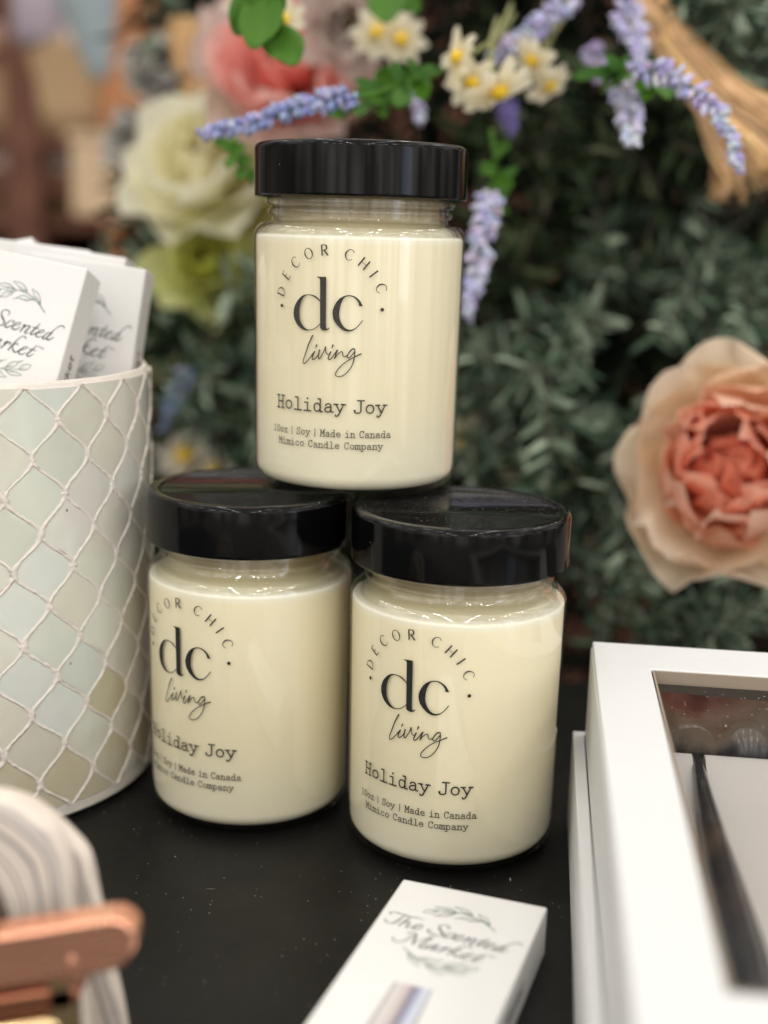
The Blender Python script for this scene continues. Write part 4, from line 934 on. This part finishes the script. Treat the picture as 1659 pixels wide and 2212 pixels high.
bloom('peony', at(448, 592, .87), (0, -1, .5), 0.046, (
    (7, 1.0, .8, 80, .3, .4, yg, (0.72, 0.74, 0.38), .05), (7, .85, .7, 55, .4, .6, yg, (0.70, 0.70, 0.28), .05), (7, .7, .55, 35, .5, .8, (0.45, 0.42, 0.03), yg, .04), (5, .5, .4, 20, .5, .8, yg, yg, .02)), 15, 'yellow green bloom below the cream one, left of the top jar', 'flower')
gw, gl = (0.58, 0.56, 0.52), (0.66, 0.64, 0.60)
for (px, py, Y, R, s_, lab) in ((335, 160, 1.25, .036, 21, 'pale grey fabric bloom at the upper left edge of the tree'), (300, 310, 1.25, .038, 22, 'pale grey fabric bloom beside the wooden shelves, lower of two'), (370, 215, 1.15, .022, 24, 'small whitish bloom next to the upper grey one')):
    bloom('grey_bloom', at(px, py, Y), (-.2, -1, .5), R, ((8, 1.0, .85, 80, .3, .4, gw, gl, .05), (8, .85, .75, 55, .4, .6, gw, gl, .05), (7, .7, .55, 35, .5, .8, gw, gl, .04), (5, .5, .4, 20, .5, .8, gw, gw, .02)), s_, lab, 'flower', 'grey fabric blooms')
bloom('blush_bloom', at(752, 45, .80), (.1, -1, -.3), 0.036, ((7, 1.0, .8, 82, .3, .4, (0.58, .47, .42), (0.64, .55, .50), .05), (6, .8, .7, 55, .4, .6, (0.6, .48, .43), (0.66, .56, .5), .05), (5, .6, .5, 35, .4, .6, dusty, gl, .05)), 31, 'blush coloured bloom at the top edge beside the salmon one', 'flower')
bloom('blush_bloom', at(395, 285, 1.05), (-.1, -1, 0), 0.030, ((7, 1.0, .8, 82, .3, .4, (0.60, .36, .27), (0.66, .47, .38), .05), (6, .8, .7, 55, .4, .6, (0.6, .40, .32), (0.66, .50, .4), .05)), 32, 'small dusty pink bloom above the cream white one', 'flower')

def daisy(px, py, Y, normal, R, seed, label, white=(0.90, 0.86, 0.70), n=8, stem_to=None):
    root = empty('daisy'); root.matrix_world = aim_matrix(at(px, py, Y), normal); rnd = random.Random(seed); b = MB()
    for i in range(n):
        a = 2 * math.pi * i / n + rnd.uniform(-.1, .1)
        petal(b, Matrix.Rotation(a, 4, 'Z') @ Matrix.Translation((.14 * R, 0, 0)) @ Matrix.Rotation(rnd.uniform(-.05, .45), 4, 'Y'), R * rnd.uniform(.85, 1.05), R * .54, .3, .3, lerp3(white, (0.75, 0.55, 0.15), .35), white, rnd, ruf=.2)
    b.build('petals', M_petal, root)
    b = MB(); b.ellipsoid(Matrix.Translation((0, 0, .08 * R)) @ Matrix.Diagonal((.26 * R, .26 * R, .2 * R, 1)), 14, 8); b.ellipsoid(Matrix.Translation((0, 0, -.12 * R)) @ Matrix.Diagonal((.16 * R, .16 * R, .2 * R, 1)), 10, 6)
    b.build('centre', M_yellow, root)
    if stem_to is not None:
        inv = root.matrix_world.inverted(); e_ = inv @ stem_to; md = Vector((e_.x * .4, e_.y * .4, min(-R * .9, e_.z * .55)))
        b = MB(); b.tube([(p.x, p.y, p.z) for p in crom([(0, 0, -.1 * R), tuple(md), tuple(e_)], .006)], .0011, 6); b.build('stem', M_stem, root)
    tag(root, label, 'daisy', 'cream daisies in the tree'); return root
daisy(990, 125, .60, (-.85, -.45, .15), .0130, 41, 'cream daisy with a yellow centre, uppermost of the sprig right of the top jar lid', stem_to=at(1105, 10, .66))
daisy(1020, 180, .605, (-.25, -.8, -.35), .0125, 42, 'cream daisy in the middle of the hanging sprig', stem_to=at(1110, 30, .66))
daisy(1075, 195, .595, (.40, -.40, -.8), .0165, 43, 'cream daisy hanging lowest, its petals pointing down to the right', stem_to=at(1075, 40, .65))
daisy(1150, 130, .64, (-.6, -.5, -.55), .0130, 44, 'slightly blurred cream daisy right of the sharp ones', stem_to=at(1210, 30, .7))
daisy(1185, 185, .65, (.35, -.5, -.7), .0130, 45, 'slightly blurred cream daisy facing down, right of the sprig', stem_to=at(1215, 40, .7))
daisy(815, 70, .70, (-.2, -.9, -.2), .0140, 46, 'cream daisy above the salmon bloom, left of the pair', stem_to=at(800, -60, .75))
daisy(865, 85, .70, (.2, -.9, -.2), .0140, 47, 'cream daisy above the lid of the top jar, right of the pair', stem_to=at(860, -60, .75))
daisy(612, 42, .63, (.4, -.8, .1), .0110, 48, 'small white daisy behind the bright green leaves', stem_to=at(640, -50, .68))
daisy(528, 12, .63, (-.3, -.8, -.2), .0100, 54, 'small white daisy at the top edge above the bright green leaves', stem_to=at(540, -60, .68))
daisy(398, 985, .86, (.1, -.75, .6), .0230, 49, 'white daisy low between the vase and the top jar', white=(0.84, .83, .76), stem_to=at(380, 1100, .78))
daisy(462, 1012, .86, (-.2, -.8, .5), .0160, 50, 'smaller white daisy right of the low white one', white=(0.84, .83, .76), stem_to=at(470, 1100, .78))
daisy(1010, 950, .74, (.2, -1, .1), .0170, 51, 'pale daisy behind the foot of the top jar', white=(0.62, .60, .50), stem_to=at(1060, 1060, .8))
daisy(1065, 985, .76, (0, -1, .1), .0130, 52, 'second pale daisy right of the one behind the foot of the top jar', white=(0.55, .56, .44), stem_to=at(1080, 1090, .8))

M_fl = mat('lavender floret', (0.36, 0.36, 0.60), 0.75, sheen=.3); vcol(M_fl)
def lavender(pts, n, R, seed, label, cols, leaf=0, fl=(.0056, .0014), group='lavender sprigs in the tree'):
    """pts: points from the leafy stem to the tip"""
    root = empty('lavender_sprig', pts[0]); rnd = random.Random(seed); P = crom([tuple(p - pts[0]) for p in pts], .002)
    b = MB(); k0 = int(len(P) * leaf); b.tube(P[::2] if len(P) > 8 else P, .0011, 6); b.build('stem', M_leaf if leaf else M_stem, root)
    b = MB()
    n = int(n * 1.35)
    for i in range(n):
        t_ = i / (n - 1); idx = int(k0 + t_ * (len(P) - 1 - k0)); p = P[idx]; tg = (P[min(idx + 1, len(P) - 1)] - P[max(idx - 1, 0)]).normalized()
        wv2 = Vector((rnd.uniform(-1, 1), rnd.uniform(-1, 1), rnd.uniform(-1, 1))).normalized(); pr = tg.cross(wv2).normalized()
        taper = R * (1 - .65 * t_ ** 1.6) * rnd.uniform(.75, 1.15); d = (pr + tg * rnd.uniform(.3, .8)).normalized()
        ln = 1.1 * fl[0] * rnd.uniform(.75, 1.2) * (1 - .25 * t_); M = aim_matrix(p + d * taper * .6, d) @ Matrix.Diagonal((fl[1] * rnd.uniform(.8, 1.2), fl[1] * rnd.uniform(.8, 1.2), ln * .55, 1))
        b.ellipsoid(M, 7, 5, 0, tuple(q_ * rnd.uniform(.85, 1.1) for q_ in rnd.choice(cols)))
    b.build('florets', M_fl, root)
    if leaf:
        b = MB()
        for i in range(int(14 * leaf) + 4):
            idx = int(rnd.uniform(0, max(k0, 2))); p = P[idx]; w_ = Vector((rnd.uniform(-1, 1), rnd.uniform(-1, 1), rnd.uniform(-1, 1))).normalized()
            petal(b, aim_matrix(p, w_) @ Matrix.Rotation(-1.2, 4, 'Y'), .014 * rnd.uniform(.7, 1.2), .006, .3, .5, (0.05, 0.14, .025), (0.09, .22, .045), rnd, 4, 2)
        b.build('leaves', M_petal, root)
    tag(root, label, 'lavender', group); return root
blu = [(0.24, 0.27, 0.52), (0.32, 0.35, 0.60), (0.18, 0.20, 0.42), (0.40, 0.42, 0.64)]
lil = [(0.46, 0.44, 0.66), (0.56, 0.54, 0.74), (0.36, 0.34, 0.58), (0.62, 0.62, 0.78)]
pal2 = [(0.58, 0.58, 0.76), (0.48, 0.48, 0.70), (0.68, 0.68, 0.80)]
lavender([at(905, 165, .58), at(800, 205, .565), at(690, 220, .555), at(560, 262, .55), at(435, 290, .55)], 130, .0060, 61, 'blue lavender sprig reaching left above the lid of the top jar', blu, .35)
lavender([at(1300, 150, .60), at(1400, 155, .57), at(1470, 175, .56), at(1545, 240, .55), at(1583, 310, .55), at(1592, 368, .55)], 88, .0062, 62, 'sharp lilac lavender sprig curving down over the tan bundle', lil, .22, (.0066, .0014))
lavender([at(1350, 190, .62), at(1358, 240, .60), at(1366, 305, .57)], 90, .0105, 63, 'pale lavender head hanging under the daisies at right, pointing down', pal2, .0)
lavender([at(1345, 10, .66), at(1365, 60, .64), at(1385, 118, .62)], 80, .0115, 64, 'violet lavender head at the top, beside the tan bundle', lil, .0)
lavender([at(1275, 105, .68), at(1290, 140, .67), at(1300, 172, .66)], 45, .0080, 65, 'small violet lavender head between the daisies and the tan bundle', [(0.40, .33, .55), (.48, .42, .62)], .0)
lavender([at(1240, -15, .66), at(1160, 60, .655), at(1090, 105, .65), at(1060, 130, .65)], 110, .0090, 66, 'pale blue lavender sprig crossing the daisy stems at the top', lil, .0)
lavender([at(1060, 400, .62), at(1050, 480, .60), at(1030, 580, .60), at(1008, 680, .60)], 75, .0080, 67, 'white lilac lavender sprig hanging right beside the top jar', pal2, .12, (.0074, .0017))
lavender([at(1090, 225, .70), at(1100, 250, .69), at(1105, 285, .68)], 40, .0070, 68, 'deep violet lavender bud under the hanging daisies', [(.12, .09, .32), (.18, .13, .40)], .0)
lavender([at(905, 190, .66), at(905, 225, .66), at(908, 265, .66)], 30, .0040, 69, 'narrow blue lavender bud above the right side of the top lid', pal2, .0)
lavender([at(400, 790, .72), at(385, 850, .72), at(350, 930, .74)], 40, .0080, 70, 'blurred blue lavender bud between vase and top jar', [(.10, .16, .24), (.14, .18, .30)], .0)

def leaf_sprig(name, stem, leaves, label, seed, cat='leaf sprig'):
    """stem: points; leaves: (base, tip, width)"""
    root = empty(name, stem[0]); rnd = random.Random(seed); b = MB(); b.tube(crom([tuple(p - stem[0]) for p in stem], .004), .0011, 6); b.build('stem', M_leaf, root)
    for p0, p1, w in leaves:
        b = MB(); d = p1 - p0; x = d.normalized(); y = x.cross(Vector((rnd.uniform(-.3, .3), -1, rnd.uniform(0, .4)))).normalized(); z = x.cross(y)
        M = Matrix.Identity(4)
        for i, v_ in enumerate((x, y, -z if z.y > 0 else z)):
            for j in range(3): M[j][i] = v_[j]
        M.translation = p0 - stem[0]; petal(b, M, d.length, w, .25, .35, (.1, .3, .03), (.1, .3, .03), rnd, 9, 6, ruf=.05)
        o = b.build('leaf', M_leaf, root); so = o.modifiers.new('thick', 'SOLIDIFY'); so.thickness = .0005
    tag(root, label, cat); return root
Y = .56
leaf_sprig('leaf_sprig', [at(600, -60, Y), at(592, 20, Y), at(590, 70, Y)], [(at(560, -30, Y), at(512, 82, Y), .015), (at(578, -10, Y), at(550, 122, Y - .01), .018), (at(590, 40, Y), at(560, -45, Y), .016), (at(590, 62, Y), at(640, 156, Y - .01), .017), (at(595, 20, Y), at(592, 90, Y), .008)],
           'bright green hanging leaves in front of the salmon bloom', 81)
leaf_sprig('leaf_sprig', [at(1010, 110, .64), at(930, 165, .62), at(840, 195, .61), at(740, 245, .61)], [(at(860, 190, .61), at(800, 160, .6), .012), (at(850, 195, .61), at(790, 225, .6), .011), (at(870, 190, .61), at(850, 240, .6), .012), (at(900, 180, .61), at(880, 130, .6), .008), (at(830, 200, .61), at(760, 215, .6), .008), (at(800, 215, .61), at(770, 262, .6), .007), (at(760, 240, .61), at(735, 215, .6), .006), (at(905, 175, .61), at(925, 225, .6), .009), (at(820, 210, .61), at(830, 265, .6), .006), (at(745, 245, .61), at(700, 250, .6), .006)],
           'fresh green leafy twig just above the top jar lid', 82)
leaf_sprig('leaf_sprig', [at(1060, 280, .63), at(1070, 360, .62), at(1055, 460, .62)], [(at(1066, 330, .62), at(1110, 320, .61), .008), (at(1068, 360, .62), at(1030, 375, .61), .007), (at(1068, 390, .62), at(1115, 405, .61), .008), (at(1062, 420, .62), at(1025, 440, .61), .006), (at(1060, 440, .62), at(1098, 470, .61), .007), (at(1058, 460, .62), at(1050, 510, .61), .006)],
           'small green leafy twig right of the top jar lid', 83)
leaf_sprig('leaf_sprig', [at(510, 295, .60), at(500, 330, .60), at(530, 370, .60), at(550, 400, .60)], [(at(500, 320, .6), at(475, 305, .6), .006), (at(505, 335, .6), at(495, 372, .59), .006), (at(515, 350, .6), at(545, 345, .6), .006), (at(525, 365, .6), at(512, 395, .59), .006), (at(535, 380, .6), at(560, 375, .6), .006), (at(500, 325, .6), at(530, 318, .6), .006), (at(480, 312, .6), at(465, 300, .6), .005)],
           'dark green leafy twig left of the top jar lid', 84)
leaf_sprig('leaf_sprig', [at(850, -40, .66), at(840, 0, .66)], [(at(838, -30, .66), at(838, 62, .65), .020), (at(850, -20, .66), at(905, 30, .66), .012)], 'single broad bright leaf at the top edge above the jar lid', 85)
leaf_sprig('leaf_sprig', [at(1300, 200, .61), at(1370, 160, .60), at(1430, 165, .59)], [(at(1400, 160, .6), at(1395, 120, .59), .009), (at(1410, 160, .6), at(1450, 130, .59), .009), (at(1400, 165, .6), at(1370, 205, .59), .009), (at(1420, 168, .6), at(1440, 225, .59), .010), (at(1380, 160, .6), at(1340, 180, .59), .007), (at(1415, 165, .6), at(1380, 230, .59), .007)],
           'green leafy twig from which the sharp lavender sprig grows', 86)

# tan raffia bundles
M_raf = mat('tan raffia', (0.62, 0.38, 0.19), 0.85)
co = coords(M_raf); va = N(M_raf, 'ShaderNodeAttribute', attribute_name='Col')
L(M_raf, mixc(M_raf, 1.0, ramp(M_raf, noise(M_raf, co, 130, 5, .6), [(.25, (.60, .36, .18)), (.55, (.72, .46, .24)), (.8, (.82, .57, .33))]), va.outputs['Color'], 'MULTIPLY'), bsdf(M_raf).inputs['Base Color']); bump(M_raf, noise(M_raf, co, 300, 4), .8, .002)
def raffia(pts, rads, label, seed, fray=0.0, name='raffia_bundle'):
    root = empty(name, pts[0]); rnd = random.Random(seed); P = crom([tuple(p - pts[0]) for p in pts], .006); b = MB()
    k = len(P)
    def rad(t_):
        x = t_ * (len(rads) - 1); i = min(int(x), len(rads) - 2); return rads[i] + (rads[i + 1] - rads[i]) * (x - i)
    b.tube(P, [rad(i / (k - 1)) * .8 for i in range(k)], 14, 0, (.7, .7, .7))
    for s_ in range(120):
        a = rnd.uniform(0, 6.28); tw = rnd.uniform(-1.2, 1.2); q_ = []
        i0 = rnd.randint(0, max(0, k // 3)); rs_ = rnd.uniform(.82, 1.08)
        for i in range(i0, k):
            t_ = i / (k - 1); tg = (P[min(i + 1, k - 1)] - P[max(i - 1, 0)]).normalized(); u = tg.cross(Vector((.3, .2, 1))).normalized(); v_ = tg.cross(u); g = a + tw * t_
            rr_ = rad(t_) * (rs_ + .06 * math.sin(9 * t_ + a * 3)); q_.append(P[i] + (u * math.cos(g) + v_ * math.sin(g)) * rr_)
        if len(q_) < 3: continue
        if fray: 
            dv = (q_[-1] - q_[-3]).normalized(); q_.append(q_[-1] + (dv + Vector((rnd.uniform(-.8, .8), rnd.uniform(-.5, .5), rnd.uniform(-.6, .3)))) * fray * rnd.uniform(.3, 1))
        kc = rnd.uniform(.6, 1.25); b.tube(q_, rnd.uniform(.0007, .0019), 5, 0, (kc, kc * rnd.uniform(.92, 1.04), kc * rnd.uniform(.82, 1.1)))
    b.build('strands', M_raf, root); tag(root, label, 'raffia bundle'); return root
raffia([at(1388, -10, .72), at(1440, 70, .715), at(1510, 160, .70), at(1572, 240, .69), at(1620, 300, .685), at(1640, 350, .685)], [.0080, .0088, .0098, .0115, .0185, .0225], 'thick tan raffia bundle widening to a frayed end at the upper right', 91, .010)
raffia([at(398, 40, 1.0), at(405, 110, 1.0), at(430, 180, 1.0), at(455, 260, 1.0)], [.010, .011, .013, .012], 'blurred tan raffia strand curving down at the upper left of the tree', 92, .01)

# ---------------------------------------------------------------- dark wooden shelves far behind, at left
SY = 2.25
M_shelf = mat('dark brown shelf wood', (0.12, 0.06, 0.04), 0.7, spec=.2)
co = coords(M_shelf, (1, 1, 8)); L(M_shelf, ramp(M_shelf, noise(M_shelf, co, 9, 4, .6), [(.3, (.085, .034, .022)), (.7, (.19, .085, .055))]), bsdf(M_shelf).inputs['Base Color'])
M_shelf2 = mat('orange brown wood', (0.45, 0.20, 0.09), 0.7, spec=.2)
z0 = -0.75
def wx(px): return at(px, 300, SY).x
def wz(py): return at(150, py, SY).z
sh = empty('shelving_unit', (wx(150), SY, z0)); ox, oz = wx(150), z0
b = MB(); b.box(-1.2, 2.6, .36, .38, 0, 2.1); b.build('back_panel', M_shelf, sh, False)
for x in (wx(55), wx(-330)):
    b = MB(); b.box(x - ox - .028, x - ox + .028, -.02, .36, 0, 2.1); b.build('upright', M_shelf, sh, False)
x = wx(268); b = MB(); b.box(x - ox - .03, x - ox + .04, -.03, .36, 0, 2.1); b.build('upright', M_shelf2, sh, False)
for py in (105, 292, 388, 470, 640):
    z = wz(py) - oz; b = MB(); b.box(wx(-330) - ox + .029, x - ox - .031, .0, .36, z - .022, z); b.build('shelf', M_shelf, sh, False)
tag(sh, 'dark brown wooden shelves far behind the vase, out of focus', 'shelves')
def goods(name, px, py_base, w, h, col, label, cat, shape='box', yoff=.10, group=None, rough=.7):
    root = empty(name, (wx(px), SY + yoff, wz(py_base) + .0005)); m_ = mat(name + ' colour', col, rough)
    b = MB()
    if shape == 'box':
        b.box(-w / 2, w / 2, -w * .4, w * .4, 0, h); o = b.build('carton', m_, root, False); bevel(o, .008)
        b = MB(); b.box(-w * .53, w * .53, -w * .43, w * .43, h + .0005, h * 1.12); b.build('lid', m_, root, False)
    elif shape == 'basket':
        b.lathe([(0, 0), (w * .40, 0), (w * .46, h * .3), (w * .5, h * .95), (w * .52, h), (w * .47, h), (w * .42, h * .3), (0, h * .05)], 28); b.build('body', m_, root)
        b = MB(); rnd = random.Random(len(label)); m2 = mat(name + ' filling', (.66, .50, .43), .8)
        for i in range(9): b.ellipsoid(Matrix.Translation((rnd.uniform(-.3, .3) * w, rnd.uniform(-.3, .2) * w, h * 1.0)) @ Matrix.Diagonal((w * .2, w * .2, h * .3, 1)), 10, 6)
        b.build('filling', m2, root)
    elif shape == 'jar':
        b.lathe([(0, 0), (w * .42, 0), (w * .5, h * .1), (w * .5, h * .7), (w * .36, h * .82), (w * .36, h * .9), (0, h * .9)], 28); b.build('body', m_, root)
        b = MB(); b.lathe([(0, h * .901), (w * .4, h * .901), (w * .4, h), (0, h)], 28); b.build('lid', mat(name + ' lid', (.35, .28, .22), .5), root)
    tag(root, label, cat, group)
S3 = 'goods on the dark shelves'
goods('gift_basket', 146, 292, .27, .15, (.50, .34, .19), 'beige basket with pinkish filling on the second shelf from the top', 'basket', 'basket', group=S3)
goods('gift_basket', 8, 292, .17, .15, (.42, .27, .15), 'brown basket cut by the left edge of the photo', 'basket', 'basket', group=S3)
goods('storage_jar', 152, 388, .105, .16, (.10, .12, .36), 'blue jar on the third shelf', 'jar', 'jar', group=S3)
goods('storage_jar', 208, 388, .10, .13, (.32, .17, .18), 'dull pink jar to the right of the blue one', 'jar', 'jar', group=S3)
goods('keepsake_box', 35, 388, .15, .16, (.50, .38, .33), 'greyish beige box on the third shelf, left', 'box', 'box', group=S3)
goods('keepsake_box', 190, 292, .05, .06, (.35, .28, .25), 'small grey box at the right of the second shelf', 'box', 'box', yoff=.03, group=S3)
goods('wooden_crate', 118, 470, .11, .12, (.58, .38, .22), 'light tan crate on the fourth shelf', 'crate', 'box', group=S3)
goods('wooden_crate', 196, 470, .12, .11, (.40, .24, .13), 'mid brown crate beside the tan one', 'crate', 'box', group=S3)
goods('wooden_crate', 262, 470, .10, .12, (.56, .40, .25), 'tan crate in front of the orange upright', 'crate', 'box', yoff=-.12, group=S3)
goods('wooden_crate', 35, 470, .17, .07, (.15, .085, .03), 'low dark olive crate on the fourth shelf, left', 'crate', 'box', group=S3)
goods('storage_jar', 92, 105, .09, .16, (.34, .29, .34), 'greyish lilac jar on the top shelf', 'jar', 'jar', yoff=-.0, group=S3)
goods('keepsake_box', 140, 105, .14, .12, (.42, .42, .45), 'pale grey box on the top shelf', 'box', 'box', group=S3)
# pale cloth cone hanging in front of the shelves
root = empty('hanging_cloth', at(215, 172, SY - .25)); tp = at(175, -40, SY - .25) - at(215, 172, SY - .25)
b = MB(); k = 10; vs, fs = [], []
for i in range(k + 1):
    t_ = i / k
    for j in range(16):
        a = 2 * math.pi * j / 16; rr_ = (.010 + .040 * t_ ** .8) * (1 + .15 * math.sin(3 * a)); vs.append((tp.x * t_ + rr_ * math.cos(a), rr_ * .6 * math.sin(a), tp.z * t_))
for i in range(k):
    for j in range(16): fs.append((i * 16 + j, i * 16 + (j + 1) % 16, (i + 1) * 16 + (j + 1) % 16, (i + 1) * 16 + j))
fs.append(tuple(range(15, -1, -1))); fs.append(tuple(k * 16 + j for j in range(16)))
b.add(vs, fs); b.build('cloth', mat('pale blue cloth', (.30, .36, .38), .9), root)
b = MB(); b.tube([tp * 1.0, tp * 1.0 + Vector((0, 0, .5))], .003, 6); b.build('cord', M_stem, root)
tag(root, 'pale blue pointed cloth hanging in front of the shelves', 'hanging decoration')
